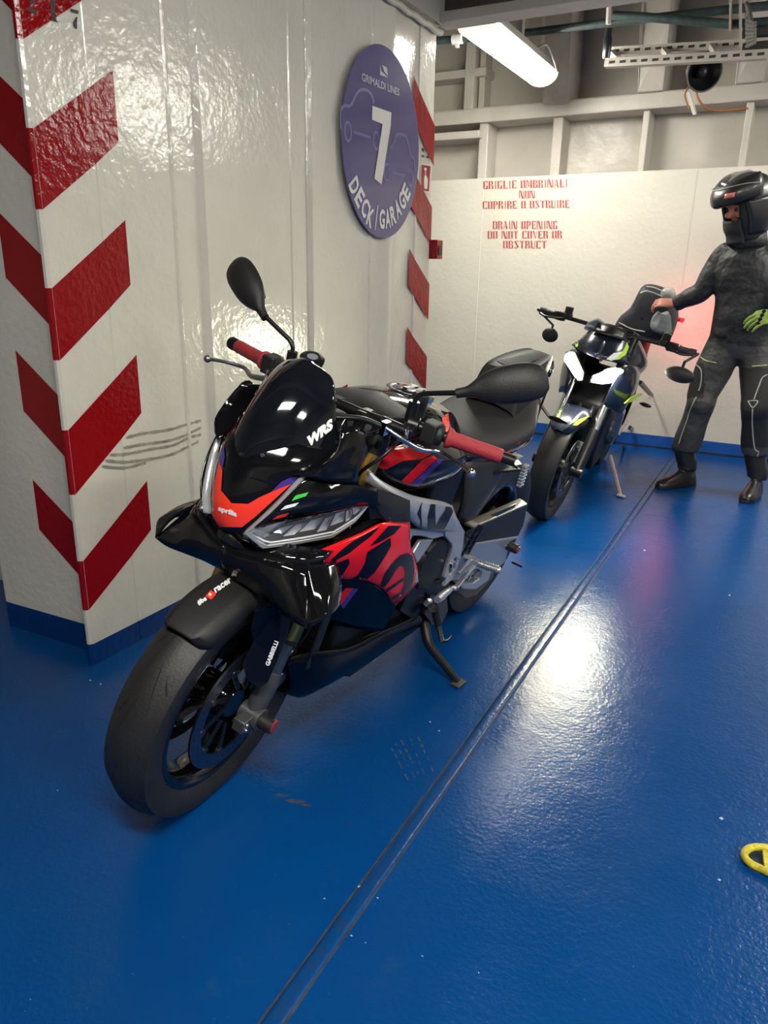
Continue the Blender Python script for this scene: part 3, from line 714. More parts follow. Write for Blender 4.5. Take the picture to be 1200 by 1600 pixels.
# loudspeaker
hp = bp(1101, 113, 5.35); fwd_h = (CC-hp); fwd_h = fwd_h/np.linalg.norm(fwd_h); fwd_h = fwd_h+np.array([.45, .0, -.12]); fwd_h /= np.linalg.norm(fwd_h)
hs = empty('horn_loudspeaker', Matrix.Translation(hp)); tag(hs, 'black round horn loudspeaker on a bracket below the cable tray', 'loudspeaker')
mb = MB(); mb.lathe([(0, .098), (.005, .103), (.0, .108), (-.03, .098), (-.08, .07), (-.12, .055), (-.17, .05), (-.175, 0)], (0, 0, 0), fwd_h, 32)
mb.lathe([(0, .1), (-.04, .075), (-.07, .03), (-.07, 0)], (0, 0, 0), fwd_h, 32, 1); mb.build('horn', [mat('horn_grey', (.10, .105, .11), .5), 'black_satin'], hs)
mb = MB(); mb.ball(-fwd_h*.045, .034, 16); mb.build('driver_cap', mat('cap_dark', (.03, .03, .032), .35), hs)
mb = MB(); q = -fwd_h*.1; mb.curve([q+np.array([-.02, 0, -.05]), q+np.array([-.06, 0, -.12]), q+np.array([-.03, .02, -.2])], .005); mb.curve([q+np.array([.0, 0, -.05]), q+np.array([.02, 0, -.15]), q+np.array([.1, .1, -.205]), q+np.array([.3, .15, -.20])], .006); mb.build('speaker_cable', mat('orange_cable', (.35, .12, .03), .6), hs)
mb = MB(); mb.bar(q+np.array([-.05, .05, -.1]), q+np.array([-.0, .1, -.22]), .03, .01); mb.build('bracket', 'beam', hs, smooth=0)

# yellow lashing ring in the deck ----------------------------------------------
rc = onplane(1207, 1347, (0, 0, 0), (0, 0, 1))
MT['yellow'] = mat('chipped_yellow_paint', (.62, .52, .03), .5, noise=.45, nscale=60, bump=.4, bscale=80)
yr = empty('lashing_point', Matrix.Translation(rc)); tag(yr, 'yellow oval lashing ring set in the blue deck at the right edge', 'lashing ring')
def rp(x, y, z=.012): q = onplane(x, y, (0, 0, z), (0, 0, 1)); return q-rc
mb = MB(); out = [rp(*p) for p in ((1163, 1335), (1170, 1326), (1185, 1323.5), (1205, 1326), (1230, 1332), (1246, 1343), (1248, 1358), (1236, 1368), (1215, 1368), (1190, 1358), (1170, 1347))]
P = crom_c(out, 4); mb.tube(P, .0085, 10, closed=True); mb.build('ring', 'yellow', yr)
mb = MB(); mb.bar(rp(1196, 1331, .010), rp(1200, 1362, .010), .014, .012); mb.build('cross_bar', 'yellow', yr, smooth=0, bevel=.002)
mb = MB(); mb.add([p*np.array([1, 1, 0])+np.array([0, 0, .001]) for p in [np.array(q)*.93 for q in P]], [tuple(range(len(P)))]); mb.build('recess', mat('dark_recess', (.012, .025, .05), .6), yr, smooth=0)
# ------------------------------------------------------------------ shared motorcycle pieces
def arr(*p): return np.array(p, float)
def wheel(fr, root, steer, ctr, R, half, rim_r, mats, name, discs, spokes=3, disc_r=.16, grooves=True):
    """front_wheel / rear_wheel: rim mesh with tyre and discs as sub-parts"""
    cx, cz = ctr; fix = fr.steer_mb if steer else (lambda m_: m_)
    C0 = (cx, 0, cz)
    mb = MB()
    prof = [(-half*.72, rim_r+.006), (-half*.76, rim_r+.008), (-half*.78, rim_r-.003), (-half*.70, rim_r-.012), (-half*.45, rim_r-.022), (0, rim_r-.028), (half*.45, rim_r-.022), (half*.70, rim_r-.012), (half*.78, rim_r-.003), (half*.76, rim_r+.008), (half*.72, rim_r+.006)]
    mb.lathe(prof, C0, (0, 1, 0), 72, up=(1, 0, 0))
    mb.lathe([(-half*.74, rim_r-.001), (0, rim_r-.018), (half*.74, rim_r-.001)], C0, (0, 1, 0), 72, up=(1, 0, 0))
    mb.lathe([(-.055, .0), (-.055, .034), (-.04, .046), (.04, .046), (.055, .034), (.055, 0)], C0, (0, 1, 0), 32, up=(1, 0, 0))
    for k in range(spokes):
        a0 = 2*PI*k/spokes+.35
        for s in (-1, 1):
            pts = []
            for t in np.linspace(0, 1, 7):
                r = .035+(rim_r-.02-.035)*t; a = a0+s*(.10+.20*t)*1.0
                pts.append((cx+r*math.cos(a), 0, cz+r*math.sin(a)))
            P = [V3(p) for p in pts]; rows = []
            for i, p in enumerate(P):
                t = (P[min(i+1, 6)]-P[max(i-1, 0)]).normalized(); nn = Vector((0, 1, 0)); sd = t.cross(nn); w_ = .011+.006*(abs(i-3)/3); h = .020-.008*i/6
                rows.append([p+sd*w_+nn*h*.4, p+nn*h, p-sd*w_+nn*h*.4, p-sd*w_-nn*h*.4, p-nn*h, p+sd*w_-nn*h*.4])
            mb.grid(rows, closed=True)
    rim = fix(mb).build(name, mats['rim'], root, smooth=50)
    # tyre
    mb = MB(); q = []
    side = [(.72, rim_r+.004), (.80, rim_r+.010), (.93, rim_r+(R-rim_r)*.38), (1.0, rim_r+(R-rim_r)*.62), (.95, rim_r+(R-rim_r)*.80), (.78, R-.0155*half/.06), (.52, R-.0065*half/.06), (.26, R-.0015), (0, R)]
    q = [(-a*half, r) for a, r in side]+[(a*half, r) for a, r in side[::-1][1:]]
    mb.lathe(q, C0, (0, 1, 0), 128, up=(1, 0, 0))
    tr = lambda y: float(np.interp(abs(y)/half, [a for a, r in side[::-1]], [r for a, r in side[::-1]]))
    if grooves:
        for k in range(12):
            a0 = 2*PI*k/12
            for s in (-1, 1):
                def strip(L_, w_):
                    rows = []
                    for i, (u, a) in enumerate(L_):
                        y = s*u*half; r = tr(y)+.0010; ww = w_*(1-abs(2*i/(len(L_)-1)-1)**2*.8)
                        rows.append([(cx+r*math.cos(a-ww), y, cz+r*math.sin(a-ww)), (cx+r*math.cos(a+ww), y, cz+r*math.sin(a+ww))])
                    mb.grid(rows, mi=1)
                b0 = a0+(PI/12 if s > 0 else 0)
                strip([(.08+.36*t, b0-.26*t-.10*t*t) for t in np.linspace(0, 1, 14)], .017)
                strip([(.42+.40*t, b0-.05-.20*t+.05*t*t) for t in np.linspace(0, 1, 12)], .012)
    ty = fix(mb).build('tyre', ['rubber', 'groove'], rim, smooth=60, weld=False)
    for y in discs:
        mb = MB(); mb.lathe([(-.0025, disc_r-.036), (-.0025, disc_r), (.0025, disc_r), (.0025, disc_r-.036), (-.0025, disc_r-.036)], (cx, y, cz), (0, 1, 0), 72, up=(1, 0, 0))
        for k in range(10):
            a = 2*PI*k/10; s = 1 if y > 0 else -1
            p0 = arr(cx+.05*math.cos(a+.25), y-s*.004, cz+.05*math.sin(a+.25)); p1 = arr(cx+(disc_r-.038)*math.cos(a), y-s*.001, cz+(disc_r-.038)*math.sin(a))
            mb.bar(p0, p1, .012, .004, mi=1, up=(0, 1, 0)); mb.cyl(p1+arr(0, -.005, 0), p1+arr(0, .005, 0), .009, 12, 2)
        # drilled holes
        for k in range(40):
            a = 2*PI*k/40; r = disc_r-.011-.007*(k % 3)
            s = 1 if y > 0 else -1
            mb.disk((cx+r*math.cos(a), y+s*.0029, cz+r*math.sin(a)), (0, 1, 0), .0032, 8, 3)
        fix(mb).build('brake_disc', ['disc', 'black_metal', 'steel', 'groove'], rim, smooth=40, weld=False)
    return rim
AX = arr(WB, 0, .30)
def forkpt(t, y, off=0.): return arr(WB-.418*t+off*.909, y, .30+.909*t+off*.418)
FRONT_TOP = .74

# ------------------------------------------------------------------ motorcycle 1: black and red sports naked
A = Frame(-1.0209, 2.6187, -1.6492, .2289, .0993)
bike = empty('motorcycle', A.mat)
tag(bike, 'black and red naked sports motorcycle with red grips and winglets, leaning on its side stand', 'motorcycle')
S = A.steer_mb
def P_(y, *pts): return [A.L(px, py, y) for px, py in pts]
def PY(*pts): return [A.L(px, py, y) for px, py, y in pts]
def SY_(*pts): return [A.Ls(px, py, y) for px, py, y in pts]
def mirr(pts): return [arr(p[0], -p[1], p[2]) for p in pts]

fw_ = wheel(A, bike, True, (WB, .30), .30, .060, .216, {'rim': 'black_gloss'}, 'front_wheel', (.062, -.062))
mb = MB(); mb.cyl(AX+arr(-.215*.94, .005, .0)*arr(1, 1, 1), AX+arr(-.17, .012, 0), .004, 8); S(mb).build('tyre_valve', 'steel', fw_)
rw_ = wheel(A, bike, False, (.11, .322), .322, .088, .216, {'rim': 'black_gloss'}, 'rear_wheel', (-.075,), disc_r=.11)

# forks
for s in (1, -1):
    y = s*.108
    mb = MB()
    mb.tube([forkpt(.195, y), forkpt(.20, y), forkpt(.62, y)], [.024, .0275, .0275], 24, 0)
    mb.tube([forkpt(.62, y), forkpt(.665, y)], [.0275, .0275], 24, 0); mb.tube([forkpt(.660, y), forkpt(.705, y)], [.0285, .0285], 24, 1)
    leg = S(mb).build('fork_leg', ['gold', 'black_metal'], bike, smooth=50)
    mb = MB(); mb.cyl(forkpt(.10, y), forkpt(.20, y), .0215, 24); mb.cyl(forkpt(.188, y), forkpt(.198, y), .027, 24, 1)
    S(mb).build('fork_slider', ['fork', 'black_metal'], leg, smooth=50)
    mb = MB()
    mb.tube([forkpt(.115, y), forkpt(.09, y), forkpt(.075, y), forkpt(.03, y), forkpt(-.005, y)], [.022, .027, .027, .023, .022], 20)
    mb.cyl(AX+arr(0, y-s*.028, 0), AX+arr(0, y+s*.026, 0), .027, 24)
    mb.box(AX+arr(-.005, y, -.026), (.05, .034, .03))
    mb.prism([AX+arr(.0, y+s*.018, .022), AX+arr(.048, y+s*.012, .012), AX+arr(.052, y+s*.012, -.018), AX+arr(.0, y+s*.018, -.026)], (0, -s*.03, 0))
    for dz in (.002, -.013): mb.cyl(AX+arr(.038, y+s*.010, dz), AX+arr(.038, y+s*.0175, dz), .0062, 8, 1)
    S(mb).build('axle_foot', [mat('cast_grey', (.085, .088, .092), .38, metal=.6), 'chrome'], leg, smooth=40, bevel=.002)
    mb = MB(); mb.cyl(AX+arr(0, y+s*.024, 0), AX+arr(0, y+s*.060, 0), .017, 28); mb.cyl(AX+arr(-.004, y+s*.052, 0), AX+arr(-.004, y+s*.0615, 0), .0165, 20, 1)
    S(mb).build('axle_slider', ['black_matte', 'amber'], leg, smooth=40, bevel=.002)
    # radial caliper behind the leg
    mb = MB(); c0 = forkpt(.12, s*.080, -.065)
    mb.prism([forkpt(.055, s*.055, -.05), forkpt(.175, s*.055, -.045), forkpt(.19, s*.055, -.08), forkpt(.165, s*.055, -.115), forkpt(.07, s*.055, -.11), forkpt(.045, s*.055, -.08)], (0, s*.048, 0))
    for t in (.085, .145): mb.cyl(forkpt(t, s*.10, -.078), forkpt(t, s*.108, -.078), .017, 16)
    mb.bar(forkpt(.05, s*.105, -.012), forkpt(.075, s*.095, -.06), .02, .016); mb.bar(forkpt(.16, s*.105, -.012), forkpt(.165, s*.095, -.06), .02, .016)
    S(mb).build('brake_caliper', 'steel', leg, smooth=35, bevel=.004)
    mb = MB(); mb.curve([forkpt(.15, s*.10, -.09), forkpt(.22, s*.115, -.085), forkpt(.27, s*.10, -.07), forkpt(.40, s*.09, -.05)], .0045, 8); S(mb).build('brake_hose', 'black_satin', leg)

# front fender with side blades
mb = MB(); rows = []
for i, a in enumerate(np.radians([57, 60, 66, 78, 92, 108, 124, 138])):
    row = []; tip = [.62, .92, 1, 1, 1, 1, .95, .8][i]
    for u in np.linspace(-1, 1, 13):
        y = .069*u*(tip if i < 2 else 1.); drop = .006*abs(u)**2+.030*max(0, abs(u)-.72)/.28
        r = .318-drop; row.append((WB+r*math.cos(a), y, .30+r*math.sin(a)))
    rows.append(row)
mb.grid(rows, 1, 3)
FEN = S(mb).build('front_fender', 'black_matte', bike, thick=.003, smooth=50)
for s in (1, -1):
    mb = MB()
    def gp(px, yy, ss): q = A.Ls(px[0], px[1], yy); return arr(q[0], ss*q[1], q[2])
    gl = [gp(p, y_, s) for p, y_ in (q_ for q_ in (((392, 985), .080), ((398, 955), .085), ((440, 945), .110), ((456, 965), .122), ((447, 1000), .128), ((434, 1030), .132), ((418, 1067), .132), ((404, 1076), .122), ((386, 1062), .095), ((379, 1040), .082), ((396, 1003), .080)) if s > 0 or q_[0][1] > 970)]
    mb.prism(gl, (-.004, -s*.004, 0)); S(mb).build('fork_guard', 'navy', FEN, smooth=0, bevel=.001)

# triple clamp, stem, bars
mb = MB()
for t, h in ((.52, .030), (.672, .024)):
    q = [forkpt(t, .138, .0), forkpt(t, .125, .028), forkpt(t, .04, -.0), forkpt(t, -.04, -.0), forkpt(t, -.125, .028), forkpt(t, -.138, 0), forkpt(t, -.12, -.03), forkpt(t, -.03, -.065), forkpt(t, .03, -.065), forkpt(t, .12, -.03)]
    mb.prism(q, SA*h)
S(mb).build('triple_clamp', 'black_metal', bike, smooth=0, bevel=.004)
for s in (1, -1): mb = MB(); mb.cyl(forkpt(.70, s*.108), forkpt(.722, s*.108), .024, 20); mb.cyl(forkpt(.72, s*.108), forkpt(.728, s*.108), .012, 6); S(mb).build('fork_cap', 'black_metal', bike, smooth=40)
# handlebar: solve from grips
BAR = []
gi, go = arr(1.122, .255, .986), arr(1.080, .372, .979)
gd = (go-gi)/np.linalg.norm(go-gi)
bc = arr(1.125, .0, .960)
mb = MB()
left = [bc, bc+arr(0, .055, 0), arr(1.130, .10, .966), arr(1.148, .165, .990), gi-gd*.02, gi, go+gd*.012]
full = mirr(left[::-1][:-1])+left
mb.curve(full, .0125, 14, 6); HB = S(mb).build('handlebar', 'black_satin', bike, smooth=60)
for s in (1, -1): mb = MB(); mb.box(bc+arr(-.005, s*.042, -.02), (.05, .03, .06)); S(mb).build('bar_clamp', 'black_metal', bike, smooth=0, bevel=.005)
for s in (1, -1):
    f = (lambda p: arr(p[0], s*p[1], p[2]))
    mb = MB(); q = [gi-gd*.006, gi-gd*.004, gi+gd*.003, gi+gd*.012, gi+gd*.05, go-gd*.004, go]
    mb.tube([f(p) for p in q], [.019, .0235, .0235, .0175, .0168, .0168, .0155], 24)
    grip = S(mb).build('grip', 'grip', bike, smooth=50)
    mb = MB(); mb.tube([f(go), f(go+gd*.006), f(go+gd*.014), f(go+gd*.03)], [.0125, .0125, .0165, .0165] if s < 0 else [.012, .012, .0125, .0125], 20); S(mb).build('bar_end', 'black_satin', grip)
    # switch housing
    mb = MB(); a = gi-gd*.012; b = gi-gd*.062
    mb.tube([f(a), f(a-gd*.004), f(b+gd*.004), f(b)], [.020, .025, .026, .020], 16); mb.box(f((a+b)/2+arr(.008, 0, .004)), (.045, .034, .045)); mb.box(f((a+b)/2+arr(-.018, 0, -.012)), (.02, .028, .03))
    S(mb).build('switch_housing', 'black_matte', bike, smooth=35, bevel=.004)
    # lever perch and master cylinder
    mb = MB(); c0 = gi-gd*.085
    mb.cyl(f(c0-gd*.014), f(c0+gd*.014), .022, 16); mb.bar(f(c0+arr(.01, 0, 0)), f(c0+arr(.050, .012, -.004)), .026, .02); mb.cyl(f(c0+arr(.048, -.055, .0)), f(c0+arr(.045, .012, -.002)), .012, 14)
    mb.tube(crom([f(arr(1.235, .150, .992)), f(arr(1.275, .11, 1.005)), f(arr(1.315, .07, 1.0))], 5), .007, 8); S(mb).build('lever_perch', 'black_satin', bike, smooth=35, bevel=.003)
    # lever
    e0 = c0+arr(.048, .010, -.006); ball = arr(1.213, .356, .967) if s > 0 else arr(1.213, .356, .967)
    mid = arr(1.200, .262, .975)
    mb = MB(); L_ = [arr(1.235, .150, .992), arr(1.222, .195, .978), arr(1.205, .232, .968), arr(1.185, .268, .972), arr(1.200, .315, .972), ball]
    mb.curve([f(p) for p in L_], [.008, .0085, .008, .0065, .0055, .0055], 10, 5, sq=.75); mb.ball(f(ball), .0095, 16); mb.box(f(L_[0]), (.022, .012, .03))
    S(mb).build('brake_lever' if s < 0 else 'clutch_lever', 'chrome' if s > 0 else mat('satin_alloy', (.30, .29, .28), .3, metal=.9), bike, smooth=60)
    mb = MB(); mb.cyl(f(e0+arr(0, 0, -.012)), f(e0+arr(0, 0, .012)), .008, 12); S(mb).build('lever_pivot', 'chrome', bike)
    # mirror: boss, stem, head
    base = arr(1.150, .165, 1.022); r0 = arr(1.150, .262, 1.100); mid_ = arr(1.137, .185, 1.068); tipm = arr(1.092, .415, 1.178)
    mb = MB(); mb.cyl(f(base-arr(0, 0, .02)), f(base+arr(0, 0, .022)), .0125, 16); mb.tube([f(base+arr(0, 0, .01)), f(base+arr(0, .001, .030)), f(base+arr(0, .007, .039)), f(base+arr(0, .016, .046)), f(r0)], .0058, 10)
    mir = S(mb).build('mirror', 'black_satin', bike, smooth=50)
    hd = tipm-r0; hl = np.linalg.norm(hd); hd /= hl
    e_ = A.Rs.T @ (A.eye()-SP)+SP; 
    fwd_ = arr(.86, .10, .22); fwd_ /= np.linalg.norm(fwd_); up_ = np.cross(fwd_, hd); up_ /= np.linalg.norm(up_); 
    if up_[2] < 0: up_ = -up_
    fwd_ = np.cross(hd, up_); fwd_ *= np.sign(fwd_[0])
    mb = MB(); rows = []
    for t, lo, hi, th, dz in ((-.06, .010, .010, .011, 0), (.06, .0115, .0115, .013, 0), (.14, .014, .018, .016, 0), (.26, .026, .031, .02, 0), (.42, .036, .040, .026, 0), (.62, .040, .043, .027, 0), (.80, .040, .040, .024, 0), (.93, .034, .030, .016, 0), (1.0, .020, .014, .006, 0)):
        c_ = r0+hd*hl*t; row = []
        for a in np.linspace(0, 2*PI, 20, endpoint=False):
            ca, sa = math.cos(a), math.sin(a); vz = (hi if sa > 0 else lo)*sa; dx = th*ca if ca > 0 else .006*ca
            row.append(f(c_+up_*vz+fwd_*dx))
        rows.append(row)
    mb.grid(rows, 1, 3, closed=True); n_ = len(mb.v)//20
    mb.f.append(tuple(range(20))); mb.m.append(0); mb.f.append(tuple(range((n_-1)*20, n_*20))); mb.m.append(0)
    S(mb).build('mirror_head', 'black_matte', mir, smooth=55)
    mb = MB()
    c_ = [r0+hd*hl*t-fwd_*.0075 for t in (.22, .4, .62, .8, .92)]; w2 = (.022, .033, .038, .035, .026)
    mb.prism([f(p+up_*h) for p, h in zip(c_, w2)]+[f(p-up_*h) for p, h in list(zip(c_, w2))[::-1]], f(-fwd_*.0015)); S(mb).build('mirror_glass', mat('mirror_glass', (.7, .7, .72), .02, metal=1.), mir, smooth=0)
# fluid reservoir with round cap on the right bar
mb = MB(); rc_ = A.Ls(487, 566, -.105); mb.lathe([(-.030, 0), (-.030, .021), (.0, .027), (.004, .029), (.012, .029), (.014, .026), (.014, 0)], rc_, (.25, .10, .95), 28)
RES = S(mb).build('brake_fluid_reservoir', 'black_satin', bike, smooth=40, bevel=0)
ax_ = arr(.25, .1, .95); ax_ /= np.linalg.norm(ax_)
mb = MB(); mb.disk(rc_+ax_*.0148, ax_, .019, 24); mb.disk(rc_+ax_*.0152, ax_, .013, 24, 1); S(mb).build('reservoir_cap', ['steel', 'frame'], RES, smooth=0)
mb = MB(); q = A.Ls(655, 628, .155); mb.tube([q+arr(0, 0, -.035), q+arr(0, 0, -.032), q+arr(0, 0, .018), q+arr(0, 0, .022)], [.017, .020, .020, .016], 20); S(mb).build('clutch_reservoir', 'black_matte', bike, smooth=40, bevel=0)
# hoses and cables around the steering head
for pts, r, nm_, mt_ in ([(arr(1.17, .14, .985), arr(1.24, .12, .965), arr(1.31, .06, .96), arr(1.27, .04, .86), arr(1.22, .06, .76)), .0052, 'hose', 'black_satin'],
                 [(arr(1.16, .17, .975), arr(1.22, .16, .93), arr(1.24, .12, .87), arr(1.2, .10, .8)), .0045, 'hose', 'black_satin'],
                 [(arr(1.15, -.14, .98), arr(1.22, -.12, .955), arr(1.27, -.06, .92), arr(1.27, -.04, .85)), .0052, 'hose', 'black_satin'],
                 [(arr(1.10, .20, .975), arr(1.08, .14, .93), arr(1.12, .07, .92), arr(1.2, .04, .86)), .006, 'hose', 'black_satin'],
                 [(arr(1.11, .05, .965), arr(1.08, .02, .95), arr(1.1, -.05, .94), arr(1.2, -.05, .86)), .006, 'hose', 'black_satin']):
    mb = MB(); mb.curve(list(pts), r, 10); S(mb).build(nm_, mt_, bike)

# windscreen -------------------------------------------------------------
def srow(z, xc, xe, h, pw=2., ks=(-1, -.85, -.6, -.3, 0, .3, .6, .85, 1)):
    return [arr(xc-(xc-xe)*abs(k)**pw, k*h, z-(.012*abs(k)**2)) for k in ks]
mb = MB()
mb.grid([srow(1.094, 1.318, 1.300, .030), srow(1.082, 1.345, 1.303, .062), srow(1.05, 1.385, 1.315, .088), srow(1.0, 1.428, 1.325, .108), srow(.95, 1.458, 1.310, .135), srow(.905, 1.478, 1.315, .148), srow(.878, 1.488, 1.385, .128, 2.4)], 3, 4)
SCR = mb.build('windscreen', 'screen', bike, thick=.003, smooth=60)
for (px, py) in ((526, 691), (410, 711), (415, 727), (377, 710)):
    bpy.context.view_layer.update()
    d = V3(A.dir(px, py)); e = V3(A.eye()); ok, loc, nn, _ = SCR.ray_cast(e, d)
    if ok:
        nn = nn if nn.dot(d) < 0 else -nn
        mb = MB(); mb.cyl(loc, loc+nn*.003, .0042, 8); mb.build('screw', 'steel', SCR)
# nose cowl under the screen, with bright red V
mb = MB()
mb.grid([srow(.955, 1.440, 1.325, .135, 2.2), srow(.915, 1.472, 1.345, .143, 2.4), srow(.880, 1.490, 1.418, .110, 2.), srow(.845, 1.503, 1.448, .090), srow(.80, 1.508, 1.474, .065), srow(.762, 1.502, 1.486, .044), srow(.736, 1.484, 1.478, .026)], 3, 4)
NOSE = mb.build('nose_cowl', 'black_gloss', bike, thick=.003, smooth=60)
vout = [(349, 692), (341, 730), (333, 765), (327.5, 797), (343, 823), (378, 823.5), (400, 806), (432, 777), (466, 746)]
vin = [(455, 749), (428, 766), (405, 775), (388, 787), (362, 786), (346, 766), (348, 735), (352, 716)]
decal(A, 'red_panel', [NOSE], [(*poly_tri(vout[:8]+[(456, 755), (425, 768), (405, 777), (388, 787), (362, 786), (346, 766), (348, 735), (343, 721)]), 'red_fluo')], NOSE, off=.002, maxlen=5)
decal(A, 'purple_stripe', [NOSE], [(*poly_tri([(343, 718), (348, 733), (352, 714), (350, 694)]), 'purple')], NOSE, off=.0024, maxlen=5)
decal(A, 'purple_stripe', [NOSE], [(*poly_tri([(424, 768), (457, 755), (467, 745), (455, 745), (440, 752)]), 'purple')], NOSE, off=.0024, maxlen=5)
decal(A, 'maker_name', [NOSE, bpy.data.objects['red_panel']], [(*px_text('aprilia', (340.5, 800), (29, 10), (1.2, -10.5), .05), 'white_film')], NOSE, off=.0012, maxlen=3)
decal(A, 'screen_lettering', [SCR], [(*px_text('WRS', (484, 698), (39, -30), (-5, -15), .07, .25), 'white_film')], SCR, off=.001, maxlen=4)
# ears beside the screen (upper fairing)
for s in (1, -1):
    f = (lambda p: arr(p[0], s*p[1], p[2]))
    mb = MB()
    mb.grid([[f(p) for p in r] for r in (
        [arr(1.290, .105, 1.0), arr(1.345, .135, 1.0), arr(1.315, .148, 1.0), arr(1.285, .155, .985)],
        [arr(1.290, .115, .96), arr(1.365, .148, .96), arr(1.345, .160, .962), arr(1.285, .168, .950)],
        [arr(1.330, .120, .925), arr(1.405, .142, .925), arr(1.37, .160, .925), A.L(560, 730, .180)],
        [arr(1.440, .100, .90), arr(1.435, .112, .905), arr(1.395, .150, .897), A.L(560, 757, .180)])], 4, 3)
    mb.build('upper_fairing', 'black_gloss', bike, thick=.003, smooth=60)
# lamp rim strip along the V
def bothsides(build):
    for s in (1, -1): build(s, (lambda p, s=s: arr(p[0], s*p[1], p[2])))
def strip_side(s, f):
    pts_in = [arr(1.414, .112, .902), arr(1.430, .103, .880), arr(1.449, .090, .846), arr(1.478, .066, .795), arr(1.489, .046, .762)]
    pts_out = [arr(1.404, .126, .898), arr(1.432, .124, .870), arr(1.458, .115, .838), arr(1.484, .095, .796), arr(1.502, .068, .760)]
    pts_out = [a*.38+b*.62 for a, b in zip(pts_in, pts_out)]
    pt_b = [arr(1.37, .130, .885), arr(1.40, .132, .855), arr(1.43, .120, .822), arr(1.455, .098, .778), arr(1.475, .066, .742)]
    mb = MB(); mb.grid([[f(p) for p in pts_in], [f((a+b)/2+arr(.008, .002, .002)) for a, b in zip(pts_in, pts_out)], [f(p) for p in pts_out], [f(p) for p in pt_b]], 4, 3)
    hl = mb.build('headlight', 'lens_rim', bike, thick=.003, smooth=50)
    # lens
    if s > 0:
        outer = PY((383, 834, .065), (411, 857, .082), (465, 850, .112), (520, 840, .142), (556, 816, .165), (576, 791, .183), (571, 781, .183), (545, 792, .172), (522, 798, .158), (485, 809, .130), (435, 820, .100), (405, 825, .078))
        strip_side.outer = outer
    outer = [f(p) for p in strip_side.outer]
    cen = sum(outer)/len(outer)
    back = arr(-.055, -.012*s, .004)
    mb = MB(); n = len(outer)
    # housing bowl
    inn = [p+(cen-p)*.10 for p in outer]; bk = [p+(cen-p)*.22+back for p in outer]
    mb.grid([outer+[outer[0]], inn+[inn[0]]], mi=0); mb.grid([inn+[inn[0]], bk+[bk[0]]], mi=1); mb.add(bk, [tuple(range(n))], 1)
    mb.build('lamp_bezel', ['lens_rim', 'steel'], hl, smooth=30, bevel=0)
    # reflector cells
    mb = MB()
    top = [strip_side.outer[i] for i in (11, 10, 9, 8, 7, 6)]; bot = [strip_side.outer[i] for i in (0, 1, 2, 3, 4, 5)]
    def at2(u, v, d=0.):
        k = u*5; i = min(4, int(k)); r = k-i
        a = top[i]*(1-r)+top[i+1]*r; b = bot[i]*(1-r)+bot[i+1]*r; return a*(1-v)+b*v+arr(-d, -.2*d, 0)
    for (u0, u1, v0, v1) in ((.12, .24, .2, .55), (.26, .33, .2, .7), (.35, .45, .15, .62), (.47, .53, .2, .75), (.55, .66, .15, .62), (.68, .73, .2, .7), (.76, .88, .15, .6)):
        q = [at2(u0+.06, v0, .006), at2(u1+.06, v0, .006), at2(u1, v1, .020), at2(u0, v1, .020)]; m0 = [at2((u0+u1)/2+.03, (v0+v1)/2, .040)]
        for i in range(4): mb.add([f(q[i]), f(q[(i+1) % 4]), f(m0[0])], [(0, 1, 2)])
    mb.build('reflector', 'refl', hl, smooth=0)
    mb = MB(); q1 = [f(at2(u, .80, .004)) for u in np.linspace(.03, .98, 16)]; mb.tube(q1, .0022, 8); q2 = [f(at2(u, .9, .003)) for u in np.linspace(.03, .95, 16)]; mb.tube(q2, .0016, 8)
    mb.build('light_guide', mat('light_guide', (.85, .86, .88), .15, coat=.4), hl)
    mb = MB(); mb.grid([[f(at2(u, v, -.002)) for u in np.linspace(0, 1, 11)] for v in (0, .33, .66, 1)]); mb.build('lens', 'lens', hl, smooth=60)
bothsides(strip_side)
# cheek between strip and lens, side pod
CH = None
def cheek(s, f):
    rows = [PY((479, 746, .124), (500, 743, .135), (530, 747, .155), (560, 757, .18), (600, 766, .195), (640, 782, .20)),
            PY((450, 775, .112), (480, 772, .135), (525, 775, .17), (572, 779, .190), (606, 790, .205), (640, 796, .207)),
            PY((420, 805, .095), (450, 800, .118), (510, 796, .160), (572, 786, .186), (608, 802, .208), (640, 808, .207)),
            PY((398, 824, .076), (438, 819, .102), (522, 799, .160), (577, 790, .186), (600, 812, .205), (640, 818, .204))]
    mb = MB(); mb.grid([[f(p) for p in r] for r in rows], 4, 3)
    o = mb.build('side_cowl', 'black_gloss', bike, thick=.003, smooth=60)
    if s > 0:
        decal(A, 'flag_sticker', [o], [(*poly_tri([(455, 783), (462, 774), (482, 769), (478, 775)]), 'green_film'), (*poly_tri([(438, 797), (446, 790), (467, 785), (461, 791)]), 'white_film'), (*poly_tri([(425, 812), (434, 805), (452, 801), (446, 807)]), 'red_fluo')], o, off=.001, maxlen=6)
        decal(A, 'grille_slot', [o], [(*poly_tri([(622, 804), (634, 803), (634, 806), (622, 807)]), 'groove'), (*poly_tri([(622, 812), (634, 811), (634, 814), (622, 815)]), 'groove'), (*poly_tri([(590, 764), (640, 782), (640, 816), (596, 815), (586, 800), (590, 783)]), 'black_matte')], o, off=.0008)
bothsides(cheek)
